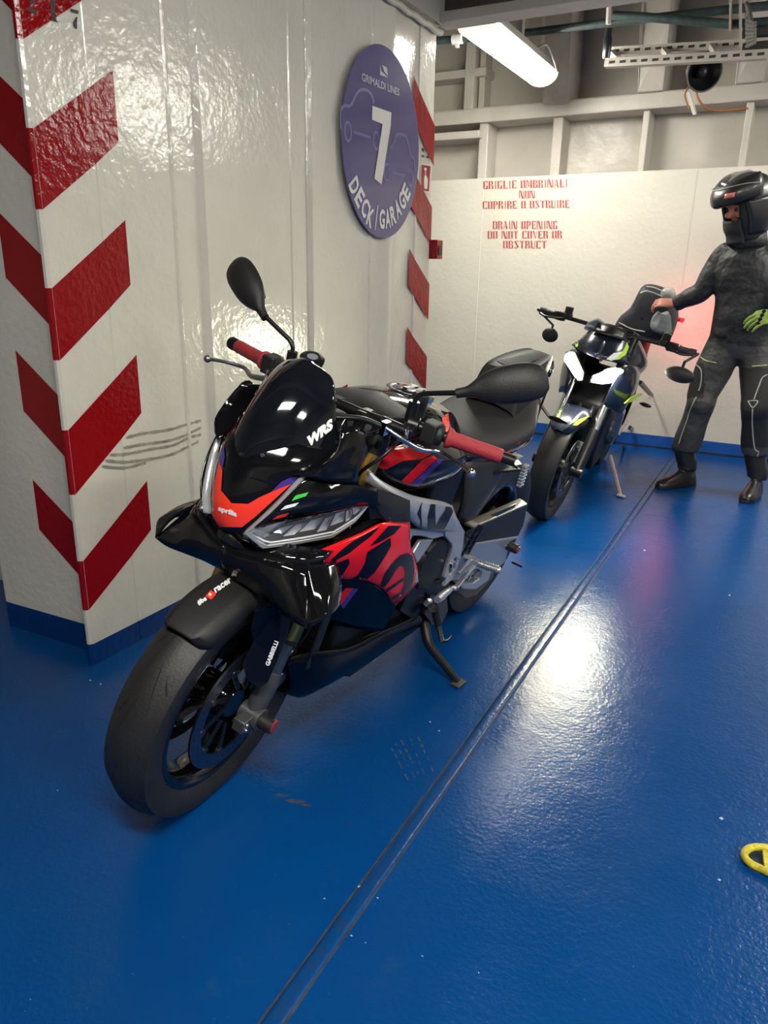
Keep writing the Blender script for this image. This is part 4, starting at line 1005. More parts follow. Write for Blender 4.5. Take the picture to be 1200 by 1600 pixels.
# red side fairing
def sidef(s, f):
    rows = [PY((440, 891, .118), (470, 872, .14), (520, 851, .17), (565, 832, .192), (597, 817, .205), (622, 817, .206), (640, 818, .204)),
            PY((444, 894, .118), (480, 884, .15), (528, 870, .182), (570, 862, .205), (602, 853, .216), (628, 852, .216), (641, 852, .208)),
            PY((460, 900, .122), (500, 898, .158), (540, 895, .185), (575, 892, .205), (606, 890, .217), (632, 886, .215), (651, 886, .206)),
            PY((480, 907, .13), (515, 905, .158), (545, 905, .182), (575, 908, .198), (600, 922, .205), (620, 943, .203), (653, 909, .200))]
    mb = MB(); mb.grid([[f(p) for p in r] for r in rows], 4, 4)
    o = mb.build('side_fairing', 'red_gloss', bike, thick=.003, smooth=60)
    # lower dark cowl below it
    rows = [PY((478, 905, .13), (515, 903, .155), (545, 903, .178), (575, 906, .192), (600, 920, .200), (620, 943, .198)),
            PY((490, 930, .13), (520, 935, .150), (545, 940, .165), (570, 945, .175), (595, 950, .18), (612, 958, .182)),
            PY((500, 965, .115), (522, 975, .130), (545, 980, .145), (565, 983, .15), (585, 985, .155), (598, 985, .155))]
    mb = MB(); mb.grid([[f(p) for p in r] for r in rows], 4, 4); o2 = mb.build('lower_cowl', 'dark_blue_gloss', bike, thick=.003, smooth=60)
    if s > 0:
        Q = lambda *p: [(360+x/4, 720+y/4) for x, y in p]
        sh = [(*poly_tri(Q((625, 620), (690, 560), (760, 505), (935, 410), (880, 470), (800, 530), (740, 580), (650, 625))), 'navy'),
              (*poly_tri(Q((870, 535), (940, 460), (990, 405), (1070, 405), (1020, 460), (930, 510))), 'navy'),
              (*poly_tri(Q((640, 700), (650, 645), (740, 610), (745, 640), (700, 715), (640, 725))), 'navy'),
              (*poly_tri(Q((855, 570), (1000, 480), (1005, 530), (960, 610), (900, 700), (820, 770), (730, 755), (800, 710), (840, 640))), 'navy'),
              # the round letter a
              (*poly_tri(Q((935, 785), (960, 710), (1010, 640), (1060, 590), (1110, 575), (1140, 600), (1152, 680), (1140, 760), (1120, 800), (1070, 840), (1062, 825), (1082, 780), (1090, 720), (1085, 670), (1060, 655), (1030, 690), (1005, 735), (980, 770), (960, 790))), 'navy'),
              (*poly_tri(Q((955, 815), (1020, 770), (1070, 735), (1090, 720), (1080, 750), (1010, 800), (965, 830))), 'navy'),
              (*poly_tri(Q((1000, 858), (1030, 835), (1062, 822), (1052, 850), (1015, 872))), 'navy')]
        decal(A, 'dark_graphic', [o], sh, o, maxlen=6)
        decal(A, 'grey_edge', [o], [(*poly_tri(Q((1165, 680), (1175, 780), (1135, 815), (1150, 760), (1160, 700))), 'frame')], o, off=.0012)
        decal(A, 'stripe', [o2], [(*poly_tri(Q((675, 855), (720, 795), (765, 795), (690, 900))), 'red_gloss'), (*poly_tri(Q((765, 795), (800, 800), (705, 925), (690, 900))), 'purple')], o2)
bothsides(sidef)
# winglets: one wing either side meeting under the nose
def wing(s, f):
    front = [arr(1.470, 0, .638), arr(1.470, .031, .635), arr(1.467, .077, .629), arr(1.467, .134, .619), arr(1.468, .185, .611), arr(1.466, .227, .612)]
    back = [arr(1.488, 0, .704), arr(1.480, .045, .706), arr(1.464, .09, .712), arr(1.448, .130, .716), arr(1.418, .160, .714), arr(1.39, .175, .708)]
    mid = [(a+b)/2+arr(.010, 0, -.002) for a, b in zip(front, back)]
    mb = MB(); mb.grid([[f(p) for p in r] for r in (front, mid, back)], 4, 3)
    o = mb.build('winglet', 'black_gloss', bike, thick=.006, smooth=60)
    e_lo = [arr(1.466, .227, .612), arr(1.437, .251, .643), arr(1.385, .240, .640)]
    e_mi = [arr(1.446, .205, .665), arr(1.412, .222, .680), arr(1.362, .220, .676)]
    e_up = [arr(1.418, .160, .714), arr(1.385, .176, .714), arr(1.34, .182, .708)]
    mb = MB(); mb.grid([[f(p) for p in r] for r in (e_lo, e_mi, e_up)], 4, 5)
    mb.build('winglet_endplate', 'black_gloss', o, thick=.005, smooth=60)
    mb = MB(); mb.grid([[f(p) for p in back], [f(p+arr(-.045, .0, .022)) for p in back]], 3, 2); mb.build('winglet_root', 'black_gloss', o, thick=.004, smooth=60)
    # dark panel filling the gap between lamp, wing and red fairing
    a_ = PY((383, 838, .055), (411, 861, .075), (465, 855, .105), (520, 845, .135), (556, 822, .16), (590, 812, .19), (612, 815, .20))
    b_ = PY((400, 872, .060), (430, 886, .085), (460, 882, .118), (505, 868, .155), (545, 850, .175), (590, 828, .195), (612, 822, .20))
    mb = MB(); mb.grid([[f(p+arr(-.006, -.002, 0)) for p in a_], [f(p+arr(-.008, -.008, 0)) for p in b_], [f(p+arr(-.03, -.02, -.05)) for p in b_]], 3, 3); mb.build('inner_fairing', 'black_gloss', bike, thick=.003, smooth=60)
bothsides(wing)
# chin insert
mb = MB(); mb.grid([srow(.744, 1.486, 1.48, .028), srow(.722, 1.494, 1.47, .040), srow(.700, 1.480, 1.45, .036)], 3, 2); mb.build('chin_intake', 'black_satin', bike, thick=.004)

# radiator, belly pan, engine ------------------------------------------------------
mb = MB(); mb.box((1.235, 0, .53), (.035, .27, .36), Matrix.Rotation(-.25, 3, 'Y')); RAD = mb.build('radiator', 'black_satin', bike, smooth=0, bevel=.004)
mb = MB()
for k in range(26):
    z = .37+k*.0125; x = 1.254-(z-.53)*.255; mb.box((x+.001, 0, z), (.004, .25, .004))
mb.build('radiator_fins', 'black_metal', RAD, smooth=0)
def belly(s, f):
    top = PY((447, 1030, .115), (478, 1020, .13), (515, 1016, .14), (550, 1010, .145), (598, 986, .15), (641, 967, .15), (655, 955, .148))
    low = PY((443, 1077, .07), (467, 1089, .10), (496, 1078, .115), (550, 1045, .12), (604, 1012, .12), (640, 985, .12), (657, 971, .12))
    mid = [(a+b)/2+arr(0, .014, 0) for a, b in zip(top, low)]
    base = [arr(p[0]-.0, 0, p[2]-.02) for p in low]
    mb = MB(); mb.grid([[f(p) for p in r] for r in (top, mid, low, base)], 3, 3); mb.build('belly_pan', 'dark_blue_gloss', bike, thick=.004, smooth=40)
bothsides(belly)
mb = MB()
mb.prism([(1.18, -.13, .45), (1.2, -.13, .30), (1.05, -.13, .20), (.62, -.13, .19), (.52, -.13, .30), (.50, -.13, .50), (.70, -.13, .60), (.95, -.13, .62)], (0, .26, 0))
mb.prism([(.93, -.12, .60), (1.08, -.12, .62), (1.18, -.12, .80), (1.0, -.12, .82)], (0, .24, 0)); mb.prism([(.66, -.12, .58), (.84, -.12, .62), (.80, -.12, .80), (.62, -.12, .76)], (0, .24, 0))
ENG = mb.build('engine', 'engine', bike, smooth=0, bevel=.012)
c0 = A.L(672, 880, .145); c0[1] = .13
mb = MB(); mb.lathe([(0, .088), (.018, .086), (.026, .078), (.028, .05), (.030, .0)], c0, (0, 1, 0), 40)
for k in range(8):
    a = 2*PI*k/8; mb.cyl(c0+arr(.080*math.cos(a), .012, .080*math.sin(a)), c0+arr(.080*math.cos(a), .026, .080*math.sin(a)), .006, 8)
mb.build('alternator_cover', 'engine', ENG, smooth=40)
mb = MB(); c1 = A.L(600, 955, .14); mb.lathe([(0, .04), (.02, .038), (.024, .03), (.024, 0)], c1+arr(0, -.03, 0), (0, 1, 0), 28); mb.lathe([(0, .03), (.03, .028), (.03, 0)], A.L(588, 962, .15)+arr(0, -.03, 0), (0, 1, 0), 24); mb.build('water_pump', 'black_metal', ENG, smooth=40)
mb = MB(); mb.curve([A.L(612, 975, .13), A.L(600, 985, .12), A.L(570, 995, .12), A.L(540, 1006, .11)], .016, 12); mb.curve([A.L(640, 968, .13), A.L(622, 978, .13), A.L(605, 984, .13)], .012, 12, mi=1); mb.build('coolant_pipe', ['black_satin', 'steel'], ENG)
# bracket plate near stand
mb = MB(); mb.prism(P_(.15, (648, 905), (655, 915), (690, 905), (668, 940), (660, 958), (645, 968), (625, 955)), (0, -.01, 0)); mb.build('lower_frame_plate', 'dark_blue_gloss', bike, smooth=0, bevel=.002)

# frame ---------------------------------------------------------------------------
def frame_side(s, f):
    up = PY((574, 731, .130), (592, 748, .155), (617, 762, .170), (645, 774, .175), (672, 780, .172), (690, 783, .168), (707, 790, .162))
    lo = PY((567, 751, .130), (590, 768, .157), (617, 785, .172), (641, 815, .176), (662, 828, .172), (690, 832, .165), (712, 838, .160))
    mid = [(a+b)/2+arr(0, .013, 0) for a, b in zip(up, lo)]
    mb = MB(); mb.grid([[f(p) for p in r] for r in (up, mid, lo)], 3, 3)
    o = mb.build('frame', 'frame', bike, thick=.02, off=-1, smooth=40)
    Q = lambda *p: [(600+x/7.27, 780+y/7.27) for x, y in p]
    mb = MB()
    def plate(px, y0, th=.014, mi=0):
        mb.prism([f(A.L(x, yy, y0)) for x, yy in px], arr(0, -s*th, 0), mi)
    plate(Q((285, 335), (680, 340), (700, 420), (560, 455), (420, 420), (330, 420), (300, 470), (255, 470), (240, 420)), .160)
    plate(Q((420, 470), (570, 455), (380, 735), (335, 620)), .150)
    plate(Q((690, 330), (790, 130), (850, 235), (920, 370), (905, 520), (865, 700), (850, 690), (815, 660), (770, 730), (745, 790), (740, 880), (690, 900), (780, 560), (770, 510), (700, 430)), .166)
    plate(Q((815, 660), (865, 640), (835, 800), (790, 900), (700, 990), (685, 1000), (720, 900), (745, 850), (770, 850), (800, 790), (830, 690)), .164)
    mb.build('pivot_plate', 'frame', o, smooth=0, bevel=.004)
    mb = MB(); c_ = A.L(*Q((782, 745))[0], .172)
    mb.cyl(f(c_+arr(0, -.02, 0)), f(c_+arr(0, .004, 0)), .014, 20); mb.cyl(f(c_+arr(0, .003, 0)), f(c_+arr(0, .008, 0)), .008, 6); mb.build('pivot_bolt', 'chrome', o, smooth=0)
    if s > 0:
        pl = [x for x in o.children if x.name.startswith('pivot_plate')]
        decal(A, 'model_graphic', [o]+pl, [(*poly_tri(Q((440, 28), (425, 80), (420, 170), (432, 250), (426, 330), (412, 328), (412, 240), (375, 165), (410, 80), (430, 40))), 'navy'),
            (*poly_tri(Q((530, 55), (582, 57), (582, 150), (585, 300), (640, 205), (690, 130), (700, 80), (760, 90), (785, 140), (735, 250), (685, 338), (498, 332), (497, 200), (512, 120))), 'navy')], o, off=.0012, maxlen=5)
bothsides(frame_side)

# fuel tank --------------------------------------------------------------------------
def tank_row(x, zc, wt, zt, ws, zs, wb, zb):
    half = [(0, zc), (wt*.6, zc-(zc-zt)*.3), (wt, zt), (ws, zs), (ws*.98, (zs+zb)/2), (wb, zb)]
    return [arr(x, -y, z) for y, z in half[::-1]]+[arr(x, y, z) for y, z in half[1:]]
mb = MB()
mb.grid([tank_row(1.135, .905, .09, .89, .115, .85, .10, .79), tank_row(1.12, .945, .10, .925, .135, .88, .115, .78), tank_row(1.05, .968, .115, .945, .168, .880, .125, .765), tank_row(.96, .975, .12, .95, .188, .87, .13, .75),
         tank_row(.86, .965, .115, .94, .190, .86, .13, .74), tank_row(.77, .94, .10, .915, .168, .84, .12, .73), tank_row(.69, .915, .08, .89, .125, .82, .10, .72), tank_row(.655, .87, .06, .85, .09, .80, .08, .72)], 3, 4)
TANK = mb.build('fuel_tank', 'black_gloss', bike, smooth=60)
Q = lambda *p: [(480+x/3, 520+y/3) for x, y in p]
decal(A, 'tank_graphic', [TANK], [(*poly_tri(Q((330, 535), (440, 530), (590, 562), (540, 590), (450, 600), (370, 640), (300, 625))), 'red_gloss')], TANK, maxlen=7)
decal(A, 'tank_stripe', [TANK], [(*poly_tri(Q((590, 575), (610, 590), (480, 710), (440, 695), (540, 595))), 'red_gloss')], TANK, maxlen=7)
decal(A, 'tank_stripe', [TANK], [(*poly_tri(Q((612, 592), (640, 592), (520, 722), (482, 712))), 'purple')], TANK, maxlen=7)
decal(A, 'tank_stripe', [TANK], [(*poly_tri(Q((632, 400), (660, 370), (668, 440), (640, 500), (636, 450))), 'red_fluo'), (*poly_tri(Q((668, 410), (680, 470), (655, 510), (640, 505), (664, 450))), 'purple')], TANK, maxlen=7)
decal(A, 'tank_name', [TANK, bpy.data.objects['tank_graphic']], [(*px_text('aprilia', (627, 699), (34, 5), (2.5, -8), .04), 'white_film')], TANK, off=.0016, maxlen=5)
# front air cover on tank (matte)
mb = MB(); mb.grid([[arr(1.142, y, .915-.3*abs(y)) for y in np.linspace(-.09, .09, 7)], [arr(1.125, y*1.1, .955-.25*abs(y)) for y in np.linspace(-.09, .09, 7)], [arr(1.06, y*1.25, .977-.22*abs(y)) for y in np.linspace(-.09, .09, 7)], [arr(.99, y*1.1, .981-.22*abs(y)) for y in np.linspace(-.09, .09, 7)]], 2, 3)
mb.build('tank_cover', 'black_matte', TANK, thick=.003)
mb = MB(); fc = A.L(641, 607, -.0); fc = arr(.850, 0, .966)
mb.lathe([(-.01, .066), (.004, .066), (.007, .060), (.005, .050), (.008, .045), (.009, 0)], fc, (-.06, 0, 1), 36); mb.bar(fc+arr(-.03, 0, .011), fc+arr(.03, 0, .013), .014, .006, mi=1)
for k in range(7): mb.cyl(fc+arr(.046*math.cos(k*.9), .046*math.sin(k*.9), .004), fc+arr(.046*math.cos(k*.9), .046*math.sin(k*.9), .009), .004, 8, 2)
mb.build('fuel_cap', ['chrome', 'chrome', 'black_metal'], TANK, smooth=40, weld=False)
# ignition / dash pod between bars
mb = MB(); mb.prism([arr(1.22, -.065, .985), arr(1.285, -.065, 1.0), arr(1.30, -.065, .965), arr(1.235, -.065, .93)], (0, .13, 0)); mb.build('dashboard', 'black_matte', bike, smooth=0, bevel=.008)
mb = MB(); q = A.Ls(580, 607, .0); mb.cyl(arr(1.19, 0, .925), arr(1.185, 0, .965), .018, 20); mb.cyl(arr(1.185, 0, .965), arr(1.184, 0, .969), .012, 16, 1); S(mb).build('ignition_lock', ['black_satin', 'steel'], bike)

# seat and tail ------------------------------------------------------------------------
def seat_row(x, zc, w, zs, wb, zb): return [arr(x, -wb, zb), arr(x, -w, zs), arr(x, -w*.7, zc-(zc-zs)*.35), arr(x, 0, zc), arr(x, w*.7, zc-(zc-zs)*.35), arr(x, w, zs), arr(x, wb, zb)]
mb = MB()
mb.grid([seat_row(.70, .875, .06, .85, .07, .79), seat_row(.62, .850, .085, .825, .10, .77), seat_row(.50, .832, .13, .80, .14, .765), seat_row(.36, .835, .155, .805, .16, .775), seat_row(.25, .852, .155, .825, .16, .79), seat_row(.16, .875, .12, .85, .13, .81), seat_row(.05, .90, .08, .87, .09, .84)], 3, 4)
SEAT = mb.build('seat', 'seat', bike, smooth=60)
mb = MB()
mb.grid([seat_row(.285, .86, .09, .84, .10, .81), seat_row(.265, .955, .075, .94, .09, .83), seat_row(.245, .978, .07, .965, .09, .84), seat_row(.14, .992, .075, .978, .085, .86), seat_row(.03, 1.003, .065, .992, .07, .89), seat_row(-.05, 1.006, .045, .998, .05, .92), seat_row(-.07, .98, .035, .97, .04, .93)], 3, 3)
TAIL = mb.build('tail_cowl', 'black_matte', bike, smooth=32)
mb = MB(); tri = [(776, 564), (825, 553), (841, 561), (807, 576), (800, 576)]
decal(A, 'passenger_pad', [TAIL], [(*poly_tri(tri), 'seat')], TAIL, off=.002, maxlen=6)
mb = MB()
for s in (1, -1):
    rows = [[arr(.62, s*.108, .775), arr(.45, s*.148, .765), arr(.28, s*.166, .78), arr(.12, s*.115, .83), arr(-.03, s*.070, .89)], [arr(.60, s*.09, .735), arr(.45, s*.13, .735), arr(.28, s*.14, .75), arr(.12, s*.10, .80), arr(-.03, s*.06, .87)]]
    m2 = MB(); m2.grid(rows, 4, 2); t_ = m2.build('tail_side_panel', 'black_gloss', bike, thick=.004)
    if s > 0:
        decal(A, 'red_tail_stripe', [t_, SEAT], [(*poly_tri([(785, 714), (800, 700), (815, 688), (806, 700), (790, 716)]), 'red_gloss'), (*poly_tri([(752, 728), (760, 721), (768, 722), (758, 729)]), 'red_gloss')], t_, off=.0015)
mb = MB(); mb.grid([[arr(-.04, y, .945-.1*abs(y)) for y in (-.06, 0, .06)], [arr(-.09, y*.8, .955-.1*abs(y)) for y in (-.06, 0, .06)], [arr(-.12, y*.5, .972-.1*abs(y)) for y in (-.06, 0, .06)]], 2, 2); mb.build('tail_light', 'black_gloss', bike, thick=.02)
for s in (1, -1):
    mb = MB(); q = arr(-.02, s*.11, .80); mb.tube([q, q+arr(.0, s*.03, .0), q+arr(-.0, s*.07, .0)], [.010, .016, .004], 12, sq=.5); mb.tube([arr(-.02, s*.05, .84), q], .006, 8); mb.build('indicator', 'black_satin', bike)
# grey cover under the seat, rear of engine
for s in (1, -1):
    mb = MB()
    mb.grid([[arr(.60, s*.10, .75), arr(.45, s*.125, .745), arr(.33, s*.13, .745)], [arr(.58, s*.115, .64), arr(.45, s*.13, .63), arr(.35, s*.125, .64)], [arr(.56, s*.11, .54), arr(.47, s*.12, .53), arr(.40, s*.11, .545)]], 4, 4); mb.build('side_cover', 'grey_matte', bike, thick=.01, smooth=50)
mb = MB(); mb.prism([arr(.62, -.07, .80), arr(.66, -.07, .5), (.45, -.07, .42), (.36, -.07, .62), (.3, -.07, .76)], (0, .14, 0)); mb.build('subframe_body', 'black_satin', bike, smooth=0, bevel=.01)
# swingarm ----------------------------------------------------------------------------------
def swing(s, f):
    Q = lambda *p: [(640+x/6, 760+y/6) for x, y in p]
    if s > 0: swing.poly = [A.L(x, y, .145) for x, y in Q((570, 545), (860, 495), (1020, 470), (1010, 490), (940, 520), (905, 700), (830, 770), (770, 790), (690, 790), (600, 740), (560, 650))]; swing.low = [A.L(x, y, .145) for x, y in Q((690, 790), (770, 800), (740, 880), (620, 970), (500, 965), (470, 920), (600, 910), (660, 870))]
    mb = MB(); mb.prism([f(p) for p in swing.poly], arr(0, -s*.03, 0)); mb.prism([f(p) for p in swing.low], arr(0, -s*.03, 0))
    mb.prism([arr(.55, s*.12, .42), arr(.55, s*.12, .32), arr(.36, s*.125, .26), arr(.2, s*.128, .27), arr(.2, s*.128, .40), arr(.38, s*.125, .44)], arr(0, -s*.035, 0))
    return mb.build('swingarm', mat('swingarm_alloy', (.40, .43, .48), .35, metal=.7) if s > 0 else 'frame', bike, smooth=0, bevel=.006)
bothsides(swing)
mb = MB(); mb.cyl((.11, -.15, .322), (.11, .15, .322), .013, 16); mb.build('rear_axle', 'steel', bike)
mb = MB(); q = A.L(803, 856, .165); mb.cyl(arr(q[0], .142, q[2]), arr(q[0], .180, q[2]), .019, 20); mb.cyl(arr(q[0], .178, q[2]), arr(q[0], .186, q[2]), .013, 16, 1); mb.build('swingarm_slider', ['black_matte', 'amber'], bike, smooth=40)
mb = MB(); q = A.L(800, 878, .135); mb.cyl(q, q+arr(0, .045, 0), .005, 10); mb.build('stand_bobbin', 'black_metal', bike)
# chain, guard
mb = MB(); mb.prism(P_(.118, (722, 912), (745, 912), (775, 890), (768, 905), (745, 930), (728, 935), (700, 915)), (0, -.02, 0)); mb.build('chain_guide', mat('dull_guard', (.05, .047, .035), .5), bike, smooth=0, bevel=.002)
mb = MB()
a_, b_, c_, d_ = PY((740, 823, .14), (724, 816, .10), (812, 778, .10), (824, 787, .145)); mb.prism([a_, b_, c_, d_], (0, 0, -.008)); HG = mb.build('rear_hugger', 'champagne', bike, smooth=0, bevel=.002)
mb = MB(); mb.prism(P_(.140, (741, 825), (824, 789), (818, 820), (809, 838), (780, 842), (740, 848), (726, 835)), (0, -.006, 0)); mb.grid([[arr(.11+.345*math.cos(a), y, .322+.345*math.sin(a)) for y in (-.1, 0, .1)] for a in np.radians([35, 50, 65, 80, 92])], 2, 2); mb.build('hugger_side', 'black_matte', HG, smooth=40)
mb = MB(); mb.prism(P_(.146, (765, 805), (805, 787), (802, 792), (775, 806)), (0, .004, 0)); mb.build('hugger_slot', 'black_satin', HG, smooth=0)
mb = MB()
P = [arr(.58, .09, .42), arr(.3, .10, .42), arr(.08, .10, .43)]
for z in (.0, -.10): mb.tube([p+arr(0, 0, z) for p in P], .009, 8)
mb.build('chain', 'steel', bike)
mb = MB(); mb.lathe([(-.003, .03), (-.003, .105), (.003, .105), (.003, .03)], (.08, .10, .326), (0, 1, 0), 44); mb.build('sprocket', 'steel', rw_)
mb = MB()
for t in (0, 1, 2, 3): mb.bar(A.L(738-t*5, 838+t*9, .165), A.L(746-t*5, 832+t*9, .165), .006, .012)
mb.bar(A.L(752, 822, .16), A.L(729, 862, .16), .02, .012); mb.build('brake_line_bracket', 'navy', bike, smooth=0)
# rider pegs, heel plates, shift lever
def pegs(s, f):
    if s < 0:
        mb = MB(); mb.cyl(arr(.50, -.15, .36), arr(.50, -.235, .36), .010, 12); mb.build('footpeg', 'silver', bike); return
    y = .175
    a, b = A.L(742, 878, .165), A.L(779, 894, .235)
    a[1], b[1] = .165, .232; b = a+arr(-.012, .080, .004)
    mb = MB(); mb.tube([a, b], .0115, 14)
    for k in range(10):
        t = (k+.5)/10; p = a*(1-t)+b*t; mb.tube([p-(b-a)*.02, p+(b-a)*.02], .0145, 10)
    mb.ball(b, .0125, 12); mb.build('footpeg', 'silver', bike, smooth=40)
    mb = MB(); mb.prism([A.L(x, yy, .168) for x, yy in ((733, 872), (745, 876), (748, 884), (726, 890), (716, 897), (712, 893))], (0, .012, 0)); mb.bar(A.L(740, 884, .18), A.L(712, 918, .18), .016, .010); mb.ball(A.L(710, 919, .18), .010, 12)
    mb.bar(A.L(722, 868, .16), A.L(742, 872, .165), .012, .012)
    mb.build('rearset_bracket', 'silver', bike, smooth=30, bevel=.002)
    mb = MB(); mb.tube([A.L(708, 918, .185), A.L(703, 921, .185)], .006, 8); mb.tube([A.L(703, 921, .19), A.L(690, 931, .2), A.L(683, 937, .205)], [.009, .013, .011], 14); mb.tube([A.L(672, 938, .165), A.L(665, 944, .155)], .010, 10); mb.build('shift_lever', 'silver', bike, smooth=40)
    mb = MB(); mb.tube([A.L(735, 900, .165), A.L(731, 908, .165)], .006, 10); mb.ball(A.L(731, 898, .165), .007); mb.build('shift_joint', 'chrome', bike)
    # passenger footpeg
    mb = MB(); a, b = A.L(822, 726, .20), A.L(812, 760, .20); d = b-a
    mb.bar(a, b, .026, .012, up=(0, 1, 0))
    for k in range(7): p = a+d*(k+.5)/7; mb.bar(p-d*.04, p+d*.04, .032, .016, up=(0, 1, 0))
    mb.build('passenger_peg', 'silver', bike, smooth=0, bevel=.002)
    mb = MB(); mb.bar(A.L(812, 733, .17), A.L(770, 738, .13), .016, .008); mb.bar(A.L(787, 714, .14), A.L(806, 730, .165), .02, .008); mb.build('peg_bracket', 'black_satin', bike, smooth=0, bevel=.002)
bothsides(pegs)
# exhaust can low on the far side
mb = MB(); mb.tube([arr(.55, -.12, .30), arr(.35, -.15, .33), arr(.1, -.17, .40), arr(-.08, -.17, .46)], [.03, .05, .055, .045], 20); mb.build('exhaust', 'black_satin', bike, smooth=50)
# side stand -----------------------------------------------------------------------------
foot = arr(.659, .303, .0706); foot = foot+arr(0, -.004, .012)
t0 = arr(.655, .125, .255); 
mb = MB(); mb.curve([t0, arr(.675, .150, .215), arr(.69, .185, .175), arr(.675, .245, .125), foot], [.017, .0165, .0155, .0135, .0125], 14, 5); 
mb.box(t0+arr(0, 0, .02), (.05, .05, .06)); mb.prism(P_(.14, (664, 925), (690, 930), (692, 950), (684, 968), (668, 972), (655, 955)), (0, .02, 0)); mb.cyl(A.L(676, 950, .155), A.L(676, 950, .175), .014, 12)
STD = mb.build('side_stand', 'black_satin', bike, smooth=50)
mb = MB(); q = [foot+arr(-.022, -.012, -.008), foot+arr(.024, -.012, -.008), foot+arr(.03, .02, -.002), foot+arr(-.018, .022, -.002)]; mb.prism(q, (0, .0015, .008)); mb.build('stand_foot', mat('worn_stand_foot', (.06, .055, .05), .5), STD, smooth=0, bevel=.002)
mb = MB(); a, b = A.L(678, 945, .17), A.L(690, 1002, .225); mb.tube([a, a*.45+b*.55], .012, 12); mb.tube([a*.45+b*.55+(b-a)*.45*k/30. for k in range(31)], [.0075+.002*(k % 2) for k in range(31)], 10, 1); mb.tube([b, b+arr(-.025, .008, -.004), b+arr(-.05, .006, .0)], .005, 8); mb.build('stand_spring', ['black_satin', 'steel'], STD)

# stickers on fender and fork guard
fg = [o for o in FEN.children if o.name.startswith('fork_guard')]
decal(A, 'fender_lettering', [FEN], [(*px_text('#be', (311, 947), (13, -8.5), (-4, -8), .04), 'white_film'), (*poly_tri([(321, 932), (329, 922), (338, 928), (330, 937)]), 'red_fluo'), (*px_text('racer', (337, 927), (26, -18), (-3.5, -7), .04), 'white_film')], FEN, off=.001, maxlen=3)
decal(A, 'fender_letter_a', [FEN, bpy.data.objects['fender_lettering']], [(*px_text('a', (327, 932), (4, -2.6), (-1.6, -3.6), .03), 'white_film')], FEN, off=.0018, maxlen=3)
decal(A, 'guard_lettering', fg, [(*px_text('GABBIELLI', (420.5, 1041), (15, -38), (-6.5, -2.6), .04), 'white_film')], FEN, off=.001, maxlen=3)
# ------------------------------------------------------------------ motorcycle 2: black and green naked bike with lit lamps
B2 = Frame(-1.1466, 5.2176, -1.5123, .2499, -.0805)
bk2 = empty('motorcycle', B2.mat)
tag(bk2, 'black naked motorcycle with neon green accents and lit headlights, standing near the back wall', 'motorcycle')
S2 = B2.steer_mb
Z = lambda x, y: (820+x/4.211, 440+y/4.211)
def L2(x, y, yl): return B2.L(*Z(x, y), yl)
def L2s(x, y, yl): return B2.Ls(*Z(x, y), yl)
MT['neon'] = mat('neon_green_film', (.45, .70, .03), .35)
MT['b2_black'] = mat('blue_black_paint', (.012, .015, .03), .25, coat=.3)
MT['head_on'] = mat('lit_headlight', (1, 1, 1), .3, emit=(1, .97, .80), estr=HEAD_STRENGTH)
f2 = wheel(B2, bk2, True, (WB, .30), .30, .060, .216, {'rim': 'black_satin'}, 'front_wheel', (.062, -.062), spokes=5, grooves=False)
r2 = wheel(B2, bk2, False, (0, .316), .326, .09, .216, {'rim': 'black_satin'}, 'rear_wheel', (-.075,), spokes=5, disc_r=.11, grooves=False)
for s in (1, -1):
    y = s*.105
    mb = MB(); mb.tube([forkpt(-.01, y), forkpt(.1, y), forkpt(.24, y)], [.024, .028, .024], 20); mb.cyl(AX+arr(0, y-.03, 0), AX+arr(0, y+.03, 0), .026, 20); leg = S2(mb).build('fork_leg', 'black_metal', bk2)
    mb = MB(); mb.cyl(forkpt(.24, y), forkpt(.52, y), .0215, 20); S2(mb).build('fork_slider', 'chrome', leg)
    mb = MB(); mb.cyl(forkpt(.50, y), forkpt(.76, y), .029, 20); S2(mb).build('fork_tube', 'black_metal', leg)
    mb = MB(); mb.prism([forkpt(.05, s*.055, -.05), forkpt(.17, s*.055, -.045), forkpt(.18, s*.055, -.11), forkpt(.06, s*.055, -.11)], (0, s*.045, 0)); S2(mb).build('brake_caliper', 'steel', leg, smooth=0, bevel=.006)
mb = MB(); rows = []
for i, a in enumerate(np.radians([46, 52, 62, 78, 95, 112, 128])):
    row = []; tip = [.25, .7, .95, 1, 1, 1, .9][i]
    for u in np.linspace(-1, 1, 13):
        r = .325-.006*abs(u)**2-.03*max(0, abs(u)-.7)/.3; row.append((WB+r*math.cos(a), .072*u*tip, .30+r*math.sin(a)))
    rows.append(row)
mb.grid(rows, 1, 3); fen2 = S2(mb).build('front_fender', 'b2_black', bk2, thick=.003, smooth=50)
decal(B2, 'green_edge', [fen2], [(*poly_tri([Z(*p) for p in ((205, 900), (215, 855), (245, 830), (225, 905), (260, 930), (250, 938))]), 'neon'), (*poly_tri([Z(*p) for p in ((315, 945), (350, 910), (425, 882), (400, 905), (345, 945))]), 'neon')], fen2, maxlen=5)
mb = MB()
for t in (.62, .76):
    mb.prism([forkpt(t, .13), forkpt(t, .1, .03), forkpt(t, -.1, .03), forkpt(t, -.13), forkpt(t, -.1, -.04), forkpt(t, .1, -.04)], SA*.024)
S2(mb).build('triple_clamp', 'black_metal', bk2, smooth=0, bevel=.004)
